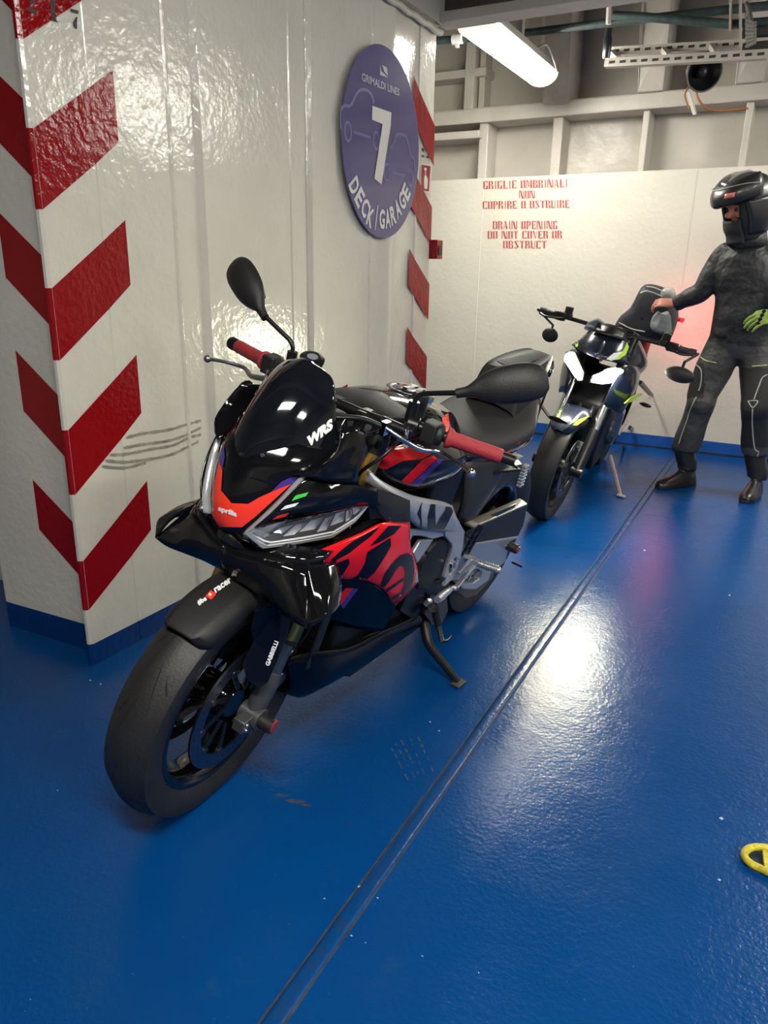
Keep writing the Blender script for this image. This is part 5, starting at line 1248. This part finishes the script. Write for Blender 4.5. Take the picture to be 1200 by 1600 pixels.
# bar
gL, gR = L2s(1070, 462, .40), L2s(183, 208, -.40)
gx = (gL+arr(gR[0], -gR[1], gR[2]))/2
mb = MB(); half = [arr(1.16, 0, .98), arr(1.16, .06, .985), arr(1.15, .13, 1.0), gx*.5+arr(1.13, .22, 1.0)*.5, gx]
mb.curve(mirr(half[::-1][:-1])+half, .011, 12); S2(mb).build('handlebar', 'black_satin', bk2)
for s in (1, -1):
    f = (lambda p: arr(p[0], s*p[1], p[2]))
    gi2 = gx*.42+(gx*.5+arr(1.13, .22, 1.0)*.5)*.58+arr(.0, -.01, 0); dd = gx-gi2; dd /= np.linalg.norm(dd)
    mb = MB(); mb.tube([f(gi2), f(gi2+dd*.004), f(gi2+dd*.01), f(gx-dd*.01)], [.021, .021, .0165, .0165], 16); mb.tube([f(gx-dd*.01), f(gx+dd*.02)], [.019, .019], 14); S2(mb).build('grip', 'black_matte', bk2)
    mb = MB(); mb.box(f(gi2-dd*.035), (.05, .05, .045)); mb.box(f(gi2-dd*.08+arr(.02, 0, .01)), (.05, .035, .03)); mb.cyl(f(gi2-dd*.075+arr(.02, 0, .02)), f(gi2-dd*.075+arr(.02, 0, .06)), .022, 16); S2(mb).build('switch_housing', 'black_satin', bk2, smooth=30, bevel=.004)
    mb = MB(); mb.curve([f(gi2-dd*.06+arr(.03, 0, -.005)), f(gi2+arr(.07, .0, -.012)), f(gi2*.5+gx*.5+arr(.075, 0, -.015)), f(gx+arr(.05, 0, -.01))], [.008, .007, .006, .007], 8); S2(mb).build('brake_lever' if s < 0 else 'clutch_lever', 'black_satin', bk2)
    mc = L2s(1020, 613, .43) if s > 0 else L2s(166, 352, -.43)
    mcl = arr(mc[0], mc[1], mc[2])
    mb = MB(); e1_ = f(gx+dd*.022); mb.tube([e1_, e1_+arr(.0, s*.012, .0), mcl+arr(-.0, 0, .06), mcl], .0065, 8); mirn = S2(mb).build('mirror', 'black_satin', bk2)
    mb = MB(); mb.ball(mcl, 1, 20, sc=(.018, .068 if s > 0 else .05, .036 if s > 0 else .042)); S2(mb).build('mirror_head', 'black_matte', mirn)
# nose and lamps
def quad_mirror(name, rows, mt, su=3, sv=3, par=None, thick=.004, both=(1, -1)):
    r_ = []
    for s in both:
        mb = MB(); mb.grid([[arr(p[0], s*p[1], p[2]) for p in r] for r in rows], su, sv); r_.append(mb.build(name, mt, par or bk2, thick=thick, smooth=60))
    return r_
lampL = [L2(*p) for p in ((418, 668, .018), (440, 622, .030), (540, 577, .085), (640, 566, .135), (664, 578, .145), (640, 640, .125), (600, 668, .105), (500, 680, .055))]
lampR = [arr(p[0], -p[1], p[2]) for p in lampL]
lampR = [L2(*p) for p in ((375, 655, -.018), (392, 600, -.028), (330, 470, -.105), (300, 448, -.135), (262, 465, -.150), (256, 520, -.135), (285, 600, -.10), (345, 652, -.045))]
for s, lp in ((1, lampL), (-1, lampR)):
    mb = MB(); off_ = arr(-.05, 0, .0); mb.prism([p+off_ for p in lp], arr(.045, 0, 0)); hh = mb.build('headlight', 'black_satin', bk2, smooth=0, bevel=.003)
    c_ = sum(lp)/len(lp); mb = MB(); a = [c_+(p-c_)*.86+arr(-.003, 0, 0) for p in lp]; b = [c_+(p-c_)*.5+arr(.010, 0, 0) for p in lp]; mb.grid([a+[a[0]], b+[b[0]]]); mb.add(b, [tuple(range(len(b)))]); mb.build('lit_lens', 'head_on', hh, smooth=60)
quad_mirror('nose_cowl', [[arr(1.33, 0, 1.02), arr(1.32, .06, 1.01), arr(1.29, .10, .99)], [arr(1.42, 0, .96), arr(1.40, .075, .95), arr(1.34, .13, .93)], [arr(1.475, 0, .885), arr(1.45, .075, .89), arr(1.37, .155, .895)]], 'b2_black')
nc = [o for o in bk2.children if o.name.startswith('nose_cowl')]
decal(B2, 'green_flash', nc, [(*poly_tri([Z(*p) for p in ((590, 515), (650, 450), (672, 400), (685, 430), (665, 480), (620, 512))]), 'neon'), (*poly_tri([Z(*p) for p in ((520, 525), (585, 470), (640, 462), (600, 510), (560, 525))]), 'white_film'), (*poly_tri([Z(*p) for p in ((318, 390), (345, 350), (372, 335), (352, 385), (350, 430), (335, 430))]), 'neon')], bk2, maxlen=5)
mb = MB(); mb.grid([[arr(1.30, -.075, 1.03), arr(1.34, 0, 1.045), arr(1.30, .075, 1.03)], [arr(1.36, -.085, .99), arr(1.41, 0, 1.0), arr(1.36, .085, .99)]], 4, 3); mb.build('fly_screen', 'black_satin', bk2, thick=.004)
mb = MB(); q = [L2(*p) for p in ((392, 298, -.13), (415, 268, -.13), (480, 236, -.08), (522, 264, -.06), (470, 303, -.09), (425, 312, -.12))]; mb.prism(q, (-.01, 0, -.012)); mb.build('phone_mount', mat('pale_plastic', (.45, .47, .50), .25), bk2, smooth=0, bevel=.002)
# body
quad_mirror('radiator_shroud', [[arr(1.36, .13, .88), arr(1.2, .17, .87), arr(1.02, .18, .84)], [arr(1.40, .11, .78), arr(1.22, .19, .76), arr(1.05, .2, .74)], [arr(1.36, .10, .66), arr(1.22, .16, .62), arr(1.10, .18, .60)]], 'b2_black')
ns_ = [L2(*p) for p in ((652, 800, .2), (700, 755, .2), (765, 728, .2), (770, 742, .2), (700, 790, .2))]
mb = MB(); mb.prism(ns_, (0, .004, 0)); mb.build('green_edge', 'neon', bk2, smooth=0)
mb = MB(); mb.ball(L2(795, 812, .26), 1, 14, sc=(.02, .035, .012)); mb.bar(L2(760, 800, .2), L2(795, 812, .26), .01, .01); mb.build('indicator', 'black_satin', bk2)
mb = MB(); mb.grid([tank_row(1.15, .92, .09, .90, .13, .85, .12, .78), tank_row(1.03, 1.0, .11, .97, .18, .89, .15, .76), tank_row(.88, 1.0, .11, .97, .19, .87, .14, .75), tank_row(.72, .93, .08, .90, .13, .84, .10, .75), tank_row(.66, .86, .06, .85, .09, .80, .08, .74)], 3, 3); T2 = mb.build('fuel_tank', 'b2_black', bk2, smooth=60)
mb = MB(); mb.grid([seat_row(.70, .86, .06, .84, .07, .77), seat_row(.5, .83, .13, .80, .13, .76), seat_row(.3, .84, .13, .81, .14, .77), seat_row(.12, .88, .11, .85, .12, .80), seat_row(-.12, .93, .09, .90, .09, .86), seat_row(-.22, .94, .06, .92, .06, .90)], 3, 3); mb.build('seat', 'seat', bk2)
mb = MB()
mb.prism([(1.22, -.13, .62), (1.2, -.13, .36), (1.05, -.13, .22), (.62, -.13, .22), (.52, -.13, .34), (.50, -.13, .6), (.7, -.13, .76), (1.1, -.13, .8)], (0, .26, 0)); en2 = mb.build('engine', 'engine', bk2, smooth=0, bevel=.02)
mb = MB(); mb.lathe([(0, .085), (.025, .08), (.035, .06), (.035, 0)], arr(.80, .13, .42), (0, 1, 0), 32); mb.build('alternator_cover', 'steel', en2)
for k, y in enumerate((-.10, -.035, .035, .10)):
    mb = MB(); mb.curve([arr(1.18, y, .62), arr(1.27, y, .52), arr(1.27, y, .36), arr(1.16, y*.8, .22), arr(.9, y*.5, .17)], .019, 12); mb.build('exhaust_header', 'steel', bk2)
quad_mirror('frame', [[arr(1.2, .10, .88), arr(.9, .17, .78), arr(.62, .16, .66), arr(.5, .15, .45), arr(.5, .14, .3)], [arr(1.2, .10, .82), arr(.93, .175, .71), arr(.68, .17, .60), arr(.57, .16, .45), (.57, .15, .3)]], 'black_satin', 3, 2, thick=.02)
quad_mirror('swingarm', [[arr(.52, .12, .42), arr(.25, .125, .38), arr(-.03, .125, .35)], [arr(.52, .12, .33), arr(.25, .125, .31), arr(-.03, .125, .29)]], 'steel', 2, 2, thick=.03)
quad_mirror('tail_side_panel', [[arr(.6, .10, .79), arr(.3, .14, .78), arr(-.2, .06, .91)], [arr(.58, .10, .70), arr(.3, .12, .72), arr(-.1, .05, .86)]], 'b2_black', 3, 2)
mb = MB(); mb.cyl(L2(690, 1030, .14), L2(775, 1035, .24), .011, 12); mb.build('footpeg', 'silver', bk2)
mb = MB(); mb.bar(L2(690, 960, .15), L2(735, 1000, .17), .02, .03); mb.bar(L2(640, 1080, .16), L2(675, 1110, .17), .02, .02); mb.build('rearset_bracket', 'steel', bk2, smooth=0)
mb = MB(); mb.bar(L2(755, 660, .17), L2(830, 745, .2), .03, .02); mb.bar(L2(830, 745, .2), L2(925, 800, .25), .012, .01); mb.tube([L2(835, 735, .18), L2(850, 600, .15), L2(880, 480, .12)], .009, 8); mb.build('passenger_bracket', 'black_satin', bk2, smooth=30)
mb = MB(); mb.bar(L2(640, 850, .17), L2(590, 1010, .17), .035, .03); mb.tube([L2(660, 920, .16), L2(600, 1010, .17), L2(560, 1060, .15)], .018, 10); mb.build('water_hose', 'silver', bk2, smooth=30)
ft2 = B2.M.T @ (onplane(636, 1415, (0, 0, 0), (0, 0, 1))-B2.o) if False else arr(.66, .30, .088)
st_ft = B2.M.T @ (onplane(*Z(628, 1416), (0, 0, 0), (0, 0, 1))-B2.o)+arr(0, -.002, .01)
mb = MB(); mb.tube([L2(562, 1150, .15), (L2(562, 1150, .15)+st_ft)/2, st_ft], [.014, .012, .010], 12); mb.prism([st_ft+arr(-.02, -.02, -.006), st_ft+arr(.02, -.02, -.006), st_ft+arr(.03, .03, -.0), st_ft+arr(-.01, .03, -.0)], (0, 0, .006)); mb.build('side_stand', 'silver', bk2, smooth=40)
tp_ = B2.M.T @ (bp(1061, 499, 5.66)-B2.o); mb = MB(); mb.box(tp_, (.02, .07, .03)); mb.bar(tp_+arr(.01, 0, 0), arr(-.1, 0, .88), .02, .015, mi=1); mb.build('tail_light', [mat('lit_tail_lamp', (.8, .02, .02), .3, emit=(1, .004, .008), estr=4), 'black_satin'], bk2, smooth=0)
# the beams themselves
for s in (1, -1):
    ld_ = bpy.data.lights.new('headlight_beam', 'SPOT'); ld_.energy = HEAD_SPOT; ld_.color = (1., .99, .66); ld_.spot_size = math.radians(150); ld_.spot_blend = .8; ld_.shadow_soft_size = .04
    lo_ = bpy.data.objects.new('headlight_beam', ld_); SC.collection.objects.link(lo_); lo_.parent = bk2
    lo_.location = (1.50, s*.09, .855); lo_.rotation_euler = Vector((1, 0, -.25)).to_track_quat('-Z', 'Y').to_euler()
tl_ = bpy.data.lights.new('tail_glow', 'POINT'); tl_.energy = 3.0; tl_.color = (1, .03, .05); tl_.shadow_soft_size = .02
to_ = bpy.data.objects.new('tail_glow', tl_); SC.collection.objects.link(to_); to_.parent = bk2; to_.location = tuple(tp_+arr(-.05, .03, -.02))
# luggage on the tail
MT['bag'] = mat('bag_fabric', (.014, .016, .024), .6, bump=.6, bscale=14)
MT['bag_trim'] = mat('pale_piping', (.50, .49, .42), .5)
MT['grey_cloth'] = mat('grey_mesh_cloth', (.22, .235, .24), .7, bump=.6, bscale=25)
MT['plastic'] = mat('clear_plastic_bag', (.6, .6, .58), .15, alpha=.55, bump=.8, bscale=25)
BYB = 5.12
def wb2(x, y, Y): return bp(*Z(x, y), Y)
bg = empty('tail_bag', Matrix.Translation(wb2(800, 300, BYB))); o_ = wb2(800, 300, BYB)
tag(bg, 'dark tail bag with pale piping strapped on the seat of the green and black motorcycle', 'bag')
outline = [(600, 285), (640, 220), (705, 165), (760, 60), (795, 18), (860, 22), (925, 45), (985, 80), (1000, 160), (1005, 240), (980, 320), (955, 375), (905, 395), (760, 385), (660, 355), (610, 320)]
mb = MB(); rows = []
for dz, sc in ((-.152, .03), (-.152, .4), (-.145, .65), (-.125, .85), (-.07, .96), (0, 1.), (.08, .97), (.14, .82), (.16, .5)):
    c_ = (800, 240); rows.append([wb2(c_[0]+(x-c_[0])*sc, c_[1]+(y-c_[1])*sc, BYB)+arr(0, dz, 0)-o_ for x, y in outline])
mb.grid(rows, 2, 3, closed=True); mb.add(rows[0], [tuple(range(len(outline)))]); mb.add(rows[-1], [tuple(range(len(outline)))]); mb.build('bag_body', 'bag', bg, smooth=60)
for pts in ([(760, 75), (800, 62), (850, 75), (905, 98)], [(800, 32), (850, 40), (905, 62)], [(620, 270), (700, 310), (790, 330)]):
    mb = MB(); mb.curve([wb2(x, y, BYB-.155)-o_ for x, y in pts], .004, 6); mb.build('piping', 'bag_trim', bg)
mb = MB(); rows = []
for i, (x, y, w_) in enumerate(((905, 205, .034), (895, 240, .052), (890, 280, .060), (905, 315, .055), (930, 340, .03))):
    c_ = wb2(x, y, BYB-.205); rows.append([c_+arr(w_*math.cos(a)*(1+.10*math.sin(3*a+i)), .035*math.sin(a)*(1+.2*math.sin(5*a+2*i)), .010*math.sin(2*a+i*1.3)) for a in np.linspace(0, 2*PI, 16, endpoint=False)])
mb.grid(rows, 2, 4, closed=True); mb.add(rows[0], [tuple(range(16))]); mb.add(rows[-1], [tuple(range(16))]); tag(mb.build('cloth_bundle', 'grey_cloth'), 'crumpled grey cloth hanging on the tail bag below the rider\'s bare hand', 'cloth')
mb = MB(); mb.ball(wb2(942, 78, BYB-.12), 1, 24, sc=(.045, .04, .038)); o = mb.build('plastic_pouch', 'plastic', None, smooth=60); tag(o, 'small crumpled clear plastic pouch on top of the tail bag', 'pouch')
# ------------------------------------------------------------------ rider
MT['jacket'] = mat('black_riding_jacket', (.013, .014, .017), .6, bump=.8, bscale=7, bdist=.06)
MT['trousers'] = mat('charcoal_riding_trousers', (.048, .046, .045), .62, bump=.8, bscale=8, bdist=.05)
MT['knee'] = mat('black_stretch_panel', (.012, .012, .013), .7, bump=.5, bscale=14)
MT['skin'] = mat('skin', (.42, .17, .12), .5, bump=.1, bscale=200)
MT['boot'] = mat('black_leather_boot', (.012, .011, .011), .32, bump=.4, bscale=18)
MT['piping'] = mat('reflective_piping', (.40, .40, .37), .4)
MT['hi_piping'] = mat('green_piping', (.42, .50, .22), .4)
MT['helmet'] = mat('matt_black_helmet', (.012, .012, .013), .38, coat=.2)
MT['visor'] = mat('tinted_visor', (.10, .09, .10), .06, alpha=.45, coat=.4)
MT['balaclava'] = mat('black_balaclava', (.014, .016, .018), .8, bump=.3, bscale=60)
def J(x, y, Y): return V3(bp(x, y, Y))
def evalmesh(o):
    bpy.context.view_layer.update(); dg = bpy.context.evaluated_depsgraph_get(); me = bpy.data.meshes.new_from_object(o.evaluated_get(dg)); return me
def blob(mb, mats_, vox, sm, name):
    o = mb.build(name, mats_, None, smooth=0, weld=False)
    m = o.modifiers.new('r', 'REMESH'); m.mode = 'VOXEL'; m.voxel_size = vox
    m = o.modifiers.new('s', 'SMOOTH'); m.iterations = sm; m.factor = .6
    me = evalmesh(o); old = o.data; o.modifiers.clear(); o.data = me; bpy.data.meshes.remove(old); me.name = name
    me.shade_smooth(); return o
RY = 4.80
hipR, hipL = J(1133, 545, RY), J(1183, 547, RY+.02)
kneeR, kneeL = J(1096, 628, RY-.05), J(1181, 634, RY-.08)
ankR, ankL = J(1071, 700, 4.83), J(1181, 706, 4.84)
pel, wst, chs, nck = J(1160, 525, RY), J(1166, 478, RY), J(1169, 418, RY), J(1172, 376, RY-.02)
shR, shL = J(1136, 398, RY), J(1212, 394, RY+.02)
elR, wrR = J(1097, 455, RY+.0), J(1058, 474, RY+.02)
elL, wrL = J(1245, 452, RY-.05), J(1212, 492, RY-.26)
mb = MB()
def el_tube(pts, rx, ry, n=16):
    """elliptical torso sections, widest along the picture"""
    P = [V3(p) for p in pts]; rows = []
    sx = Vector((1, .12, 0)).normalized(); sy = Vector((-.12, 1, 0)).normalized()
    for p, a, b in zip(P, rx, ry): rows.append([p+sx*a*math.cos(t)+sy*b*math.sin(t) for t in np.linspace(0, 2*PI, n, endpoint=False)])
    mb.grid(rows, 2, 4, closed=True); mb.add(rows[0], [tuple(range(n))]); mb.add(rows[-1], [tuple(range(n))[::-1]])
el_tube([J(1157, 560, RY), J(1158, 538, RY), J(1161, 505, RY), J(1165, 470, RY), J(1168, 435, RY), J(1170, 405, RY), J(1171, 388, RY), J(1172, 372, RY)], [.10, .165, .165, .16, .178, .170, .11, .07], [.09, .12, .125, .12, .13, .115, .085, .07])
mb.tube(crom([chs+Vector((-.05, 0, .04)), shR, shR*.5+elR*.5+Vector((-.01, 0, 0)), elR, elR*.5+wrR*.5, wrR], 4), interp([.07, .073, .064, .058, .056, .040], 21), 16)
mb.tube(crom([chs+Vector((.05, 0, .04)), shL, shL*.5+elL*.5, elL, elL*.5+wrL*.5, wrL], 4), interp([.07, .07, .062, .056, .052, .038], 21), 16)
def leg(h, k, a, s):
    out = Vector((s*.012, 0, 0))
    mb.tube(crom([h+Vector((0, 0, .04)), h*.6+k*.4+out, k+Vector((0, -.0, .05)), k, k*.62+a*.38, k*.25+a*.75, a, a+Vector((0, 0, -.02))], 4), interp([.10, .105, .086, .082, .076, .084, .082, .070], 29), 18)
leg(hipR, kneeR, ankR, -1); leg(hipL, kneeL, ankL, 1)
mb.ball(kneeR+Vector((0, -.02, 0)), .083, 14); mb.ball(kneeL+Vector((0, -.02, 0)), .083, 14)
# neck and head
HC = J(1166, 325, RY-.06); fd = Vector((-.72, -.66, -.22)).normalized(); sd_ = fd.cross(Vector((0, 0, 1))).normalized(); ud = sd_.cross(fd).normalized()
H_ = lambda a, b, c_: HC+fd*a+sd_*b+ud*c_
mb.tube([nck+Vector((0, 0, -.03)), nck, HC+Vector((0, .02, -.05))], [.07, .06, .058], 16)
body = blob(mb, ['jacket', 'trousers', 'knee'], .011, 5, 'person')
me = body.data
# colour the clothes by where they are on the body
for p in me.polygons:
    c_ = p.center; x, y = None, None
    z = c_.z
    d = c_-Vector((0, 0, CAM_H)); 
    q = np.array([float(v) for v in d]); zz = q@FW; px_, py_ = 600+F_PX*(q@RT)/zz, 800+F_PX*(q@DN)/zz
    if py_ > 533+ (8 if px_ > 1150 else 0) and z < .90: 
        near_knee = (px_ < 1118 and 568 < py_ < 622 and px_ < 1100) or (px_ > 1158 and 575 < py_ < 700)
        p.material_index = 2 if near_knee else 1
    else: p.material_index = 0
tag(body, 'person in black motorcycle gear and raised flip-up helmet, reaching to the tail bag', 'person')
# head with a face
mb = MB(); mb.ball(H_(0, 0, .02), 1, 28, sc=(.098, .078, .118), R=Matrix((fd, sd_, ud)).transposed())
mb.ball(H_(.045, 0, -.075), 1, 20, sc=(.045, .045, .035), R=Matrix((fd, sd_, ud)).transposed())
mb.tube([H_(.088, 0, .02), H_(.101, 0, -.010), H_(.108, 0, -.028), H_(.092, 0, -.034)], [.007, .008, .0105, .006], 10)
for s in (-1, 1): mb.ball(H_(.078, s*.042, -.02), 1, 12, sc=(.02, .022, .02)); mb.ball(H_(.084, s*.032, .026), 1, 12, sc=(.012, .024, .008), R=Matrix((fd, sd_, ud)).transposed())
face = blob(mb, ['skin'], .005, 3, 'face'); face.parent = body
mb = MB()
for s in (-1, 1): mb.ball(H_(.086, s*.032, .006), .0105, 12); 
mb.build('eyes', mat('dark_eye', (.03, .02, .02), .2), body)
mb = MB()
for s in (-1, 1): mb.curve([H_(.088, s*.014, .028), H_(.096, s*.032, .034), H_(.080, s*.052, .026)], [.003, .0045, .002], 8)
mb.build('eyebrows', mat('dark_brow', (.05, .03, .025), .8), body)
mb = MB(); mb.curve([H_(.088, -.022, -.062), H_(.099, 0, -.058), H_(.088, .022, -.062)], [.003, .0055, .003], 8); mb.build('lips', mat('lips', (.30, .08, .07), .5), body)
# balaclava / chin curtain
mb = MB(); rows = []
for a_, h_ in ((.0, .06), (.0, .02), (0, -.03), (0, -.075), (0, -.115), (0, -.16)):
    row = []
    for t in np.linspace(.62, 2*PI-.62, 22):
        rr = {.06: .112, .02: .115, -.03: .115, -.075: .108, -.115: .092, -.16: .085}[h_]
        row.append(H_(rr*math.cos(t)*1.02-.005, rr*math.sin(t)*.9, h_))
    rows.append(row)
mb.grid(rows, 1, 3)
low = []
for h_ in (-.046, -.09, -.13, -.17):
    low.append([H_((.118 if h_ > -.1 else .10)*math.cos(t), .1*math.sin(t), h_) for t in np.linspace(-.75, .75, 10)])
mb.grid(low, 1, 3); mb.build('balaclava', 'balaclava', body, thick=.012, smooth=60)
# helmet shell with raised chin bar
def hrow(h_, r_, t0, t1, n=26, k=1.): return [H_(r_*math.cos(t)*k-.012, r_*math.sin(t)*.88, h_) for t in np.linspace(t0, t1, n)]
mb = MB()
mb.grid([[H_(-.012, 0, .178)]*26, hrow(.170, .045, 0, 2*PI), hrow(.145, .095, 0, 2*PI), hrow(.105, .127, 0, 2*PI), hrow(.060, .140, 0, 2*PI), hrow(.045, .141, 0, 2*PI)], 1, 3)
mb.grid([hrow(.048, .141, .85, 2*PI-.85), hrow(-.01, .141, .95, 2*PI-.95), hrow(-.06, .136, 1.0, 2*PI-1.0), hrow(-.115, .120, .95, 2*PI-.95), hrow(-.13, .11, .95, 2*PI-.95)], 1, 3)
HEL = mb.build('helmet', 'helmet', body, thick=.006, smooth=60)
# chin bar lifted in front of the brow
mb = MB(); U = lambda t, r_, h_, fwd: H_(r_*math.cos(t)+fwd, r_*math.sin(t)*.92, h_-.0)
rows = []
for h_, r_, fw in ((.030, .150, .022), (.035, .160, .030), (.07, .164, .030), (.105, .158, .018), (.135, .140, .006), (.140, .125, 0)):
    rows.append([U(t, r_*(1-.04*abs(t)), h_+.030*abs(t)/1.5, fw*(1-abs(t)/1.9)) for t in np.linspace(-1.55, 1.55, 25)])
mb.grid(rows, 1, 3); CB = mb.build('chin_bar', 'helmet', HEL, thick=.008, smooth=60)
mb = MB(); q = []
mb.grid([[U(t, r_, h_, fw) for t in np.linspace(-.75, -.42, 6)] for h_, r_, fw in ((.075, .168, .031), (.098, .164, .024))]); mb.build('helmet_badge', mat('red_white_badge', (.55, .16, .15), .4), HEL, thick=.001)
mb = MB(); rows = []
for h_, r_ in ((.125, .150), (.155, .132), (.180, .098), (.190, .05)):
    rows.append([H_(r_*math.cos(t)+.006, r_*math.sin(t)*.9, h_) for t in np.linspace(-1.4, 1.4, 22)])
mb.grid(rows, 1, 3); mb.build('visor', 'visor', HEL, thick=.003, smooth=60)
mb = MB(); mb.curve([U(t, .160, .118+.03*abs(t)/1.5-.03*(abs(t)/1.5)**3, .012) for t in np.linspace(-1.5, 1.5, 16)], .0022, 6, 2); mb.build('visor_trim', 'piping', HEL)
# collar
mb = MB(); mb.lathe([(-.02, .088), (.02, .082), (.05, .078), (.055, .072)], nck+Vector((0, 0, -.01)), (-.1, -.1, 1), 28); mb.build('collar', 'jacket', body, thick=.008, smooth=60)
# cuffs
dR = (wrR-elR).normalized()
mb = MB(); mb.tube([wrR-dR*.05, wrR-dR*.01, wrR+dR*.012], [.045, .046, .042], 18); mb.build('cuff', 'jacket', body)
# right hand, bare, resting on the luggage: palm, four fingers bent over, thumb
def hand(w_, fwdv, upv, mt, nm_, sp=1., side=1, curl=1.):
    F_ = fwdv.normalized(); U_ = (upv-F_*upv.dot(F_)).normalized(); R_ = F_.cross(U_)*side
    P = lambda a, b, c_: w_+F_*a+R_*b+U_*c_
    mb = MB()
    rows = []
    for a, hw, th, dz in ((-.03, .026, .022, 0), (.0, .028, .020, 0), (.03, .037, .017, 0), (.06, .042, .015, 0), (.085, .041, .013, -.004), (.095, .036, .010, -.006)):
        rows.append([P(a, hw*math.cos(t)*sp, th*math.sin(t)+dz) for t in np.linspace(0, 2*PI, 14, endpoint=False)])
    mb.grid(rows, 2, 3, closed=True); mb.add(rows[0], [tuple(range(14))]); mb.add(rows[-1], [tuple(range(14))])
    for b, L_, r_ in ((-.031, .062, .0078), (-.0105, .078, .0088), (.0105, .083, .009), (.031, .074, .0086)):
        b *= sp; k1, k2, k3 = L_*.45, L_*.32, L_*.27; a1, a2, a3 = .55*curl, 1.25*curl, 1.75*curl
        p0 = (.085, -.004); p1 = (p0[0]+k1*math.cos(a1), p0[1]-k1*math.sin(a1)); p2 = (p1[0]+k2*math.cos(a2), p1[1]-k2*math.sin(a2)); p3 = (p2[0]+k3*math.cos(a3), p2[1]-k3*math.sin(a3))
        mb.tube([P(.06, b*.95, -.002), P(p0[0], b, p0[1]), P(p1[0], b*1.08, p1[1]), P(p2[0], b*1.1, p2[1]), P(p3[0], b*1.1, p3[1])], [r_, r_*1.1, r_*1.02, r_*.95, r_*.8], 12); mb.ball(P(p3[0], b*1.1, p3[1]), r_*.82, 10); mb.ball(P(p1[0], b*1.08, p1[1]), r_*1.05, 10)
    mb.tube([P(.01, .022*sp, -.004), P(.035, .048*sp, -.012), P(.062, .060*sp, -.026), P(.082, .056*sp, -.040)], [.014, .0125, .0105, .0085], 12); mb.ball(P(.082, .056*sp, -.040), .0087, 10)
    return blob(mb, [mt], .0028, 3, nm_)
hR = hand(wrR+dR*.012, Vector((-.93, -.05, .12)), Vector((.1, -.55, .83)), 'skin', 'hand', 1., 1)
hR.parent = body
# left hand in a green and black glove
MT['glove'] = mat('neon_glove', (.28, .42, .06), .55, noise=.6, nscale=18)
hL = hand(wrL, Vector((-.55, -.35, -.15)), Vector((-.3, -.8, .5)), 'glove', 'glove', 1.1, 1, .7); hL.parent = body
mb = MB(); dl = (wrL-elL).normalized()
mb.tube([wrL-dl*.03, wrL+dl*.02], [.047, .042], 16); 
for k in range(4): mb.ball(wrL+Vector((-.055-.006*k, -.075, .02-.02*k)), .011, 10)
mb.build('glove_cuff', 'black_satin', body)
# boots
def boot(a, toe, heel, s):
    mb = MB(); z0 = .002
    A0 = Vector((a.x, a.y, a.z+.02)); rows = []
    an = Vector((heel.x*.75+toe.x*.25, heel.y*.75+toe.y*.25, .11)); d = Vector((toe.x-heel.x, toe.y-heel.y, 0)); L_ = d.length; d.normalize(); w_ = Vector((-d.y, d.x, 0))
    mb.tube(crom([A0+Vector((0, 0, .08)), A0, a+Vector((0, 0, -.03)), an+Vector((0, 0, .03)), an], 4), interp([.062, .066, .060, .056, .058], 17), 18)
    for t, hw, hh in ((.04, .036, .085), (.2, .043, .105), (.4, .044, .095), (.6, .047, .068), (.8, .047, .050), (.93, .036, .034), (1.0, .018, .020)):
        c_ = heel+d*L_*t; rows.append([Vector((c_.x, c_.y, z0+.016))+w_*hw*math.cos(u)+Vector((0, 0, max(-.012, hh*math.sin(u)) if math.sin(u) < 0 else hh*math.sin(u))) for u in np.linspace(0, 2*PI, 16, endpoint=False)])
    mb.grid(rows, 2, 4, closed=True); mb.add(rows[0], [tuple(range(16))]); mb.add(rows[-1], [tuple(range(16))])
    o = blob(mb, ['boot'], .006, 4, 'boot'); o.parent = body
    mb = MB(); pl = []
    for t, hw in ((.0, .030), (.1, .037), (.3, .036), (.5, .036), (.7, .045), (.85, .042), (1.0, .02)): pl.append((t, hw))
    pts = [heel+d*L_*t+w_*hw for t, hw in pl]+[heel+d*L_*t-w_*hw for t, hw in pl[::-1]]
    mb.prism([Vector((p.x, p.y, .0015)) for p in pts], (0, 0, .016)); mb.build('boot_sole', 'rubber', o, smooth=0, bevel=.004)
fl = lambda x, y: V3(onplane(x, y, (0, 0, 0), (0, 0, 1)))
boot(ankR, fl(1026, 764), fl(1083, 758), -1); tL = fl(1163, 787); boot(ankL, tL, tL+Vector((.05, .285, 0)), 1)
# reflective piping on the legs
def piping(pts, m_, r=.0035, n_='piping'):
    bpy.context.view_layer.update(); mb = MB(); out = []
    o_ = Vector((0, 0, CAM_H))
    for x, y in crom([(a, b, 0) for a, b in pts], 5) if False else [(p.x, p.y) for p in crom([Vector((a, b, 0)) for a, b in pts], 5)]:
        d = V3(ray(x, y)); ok, loc, n__, _ = body.ray_cast(o_, d)
        if ok: out.append(loc-d*.002)
    if len(out) > 2: mb.tube(out, r, 6); mb.build(n_, m_, body)
Zr = lambda x, y: (1000+x/5.333, 500+y/5.333)
piping([Zr(*p) for p in ((468, 372), (505, 410), (512, 470), (505, 540), (488, 590))], 'piping'); piping([Zr(*p) for p in ((470, 640), (420, 740), (385, 850), (345, 960), (322, 1030))], 'piping')
piping([Zr(*p) for p in ((495, 300), (540, 335), (600, 350), (635, 358))], 'hi_piping'); piping([Zr(*p) for p in ((935, 385), (1000, 382), (1060, 376))], 'hi_piping')
piping([Zr(*p) for p in ((1060, 455), (1020, 480), (990, 550), (950, 660))], 'piping'); piping([Zr(*p) for p in ((938, 740), (935, 850), (945, 1000), (960, 1080), (988, 1105), (955, 1185))], 'piping')
piping([Zr(*p) for p in ((900, 675), (980, 675), (938, 730), (900, 675))], 'piping', .003, 'knee_badge')
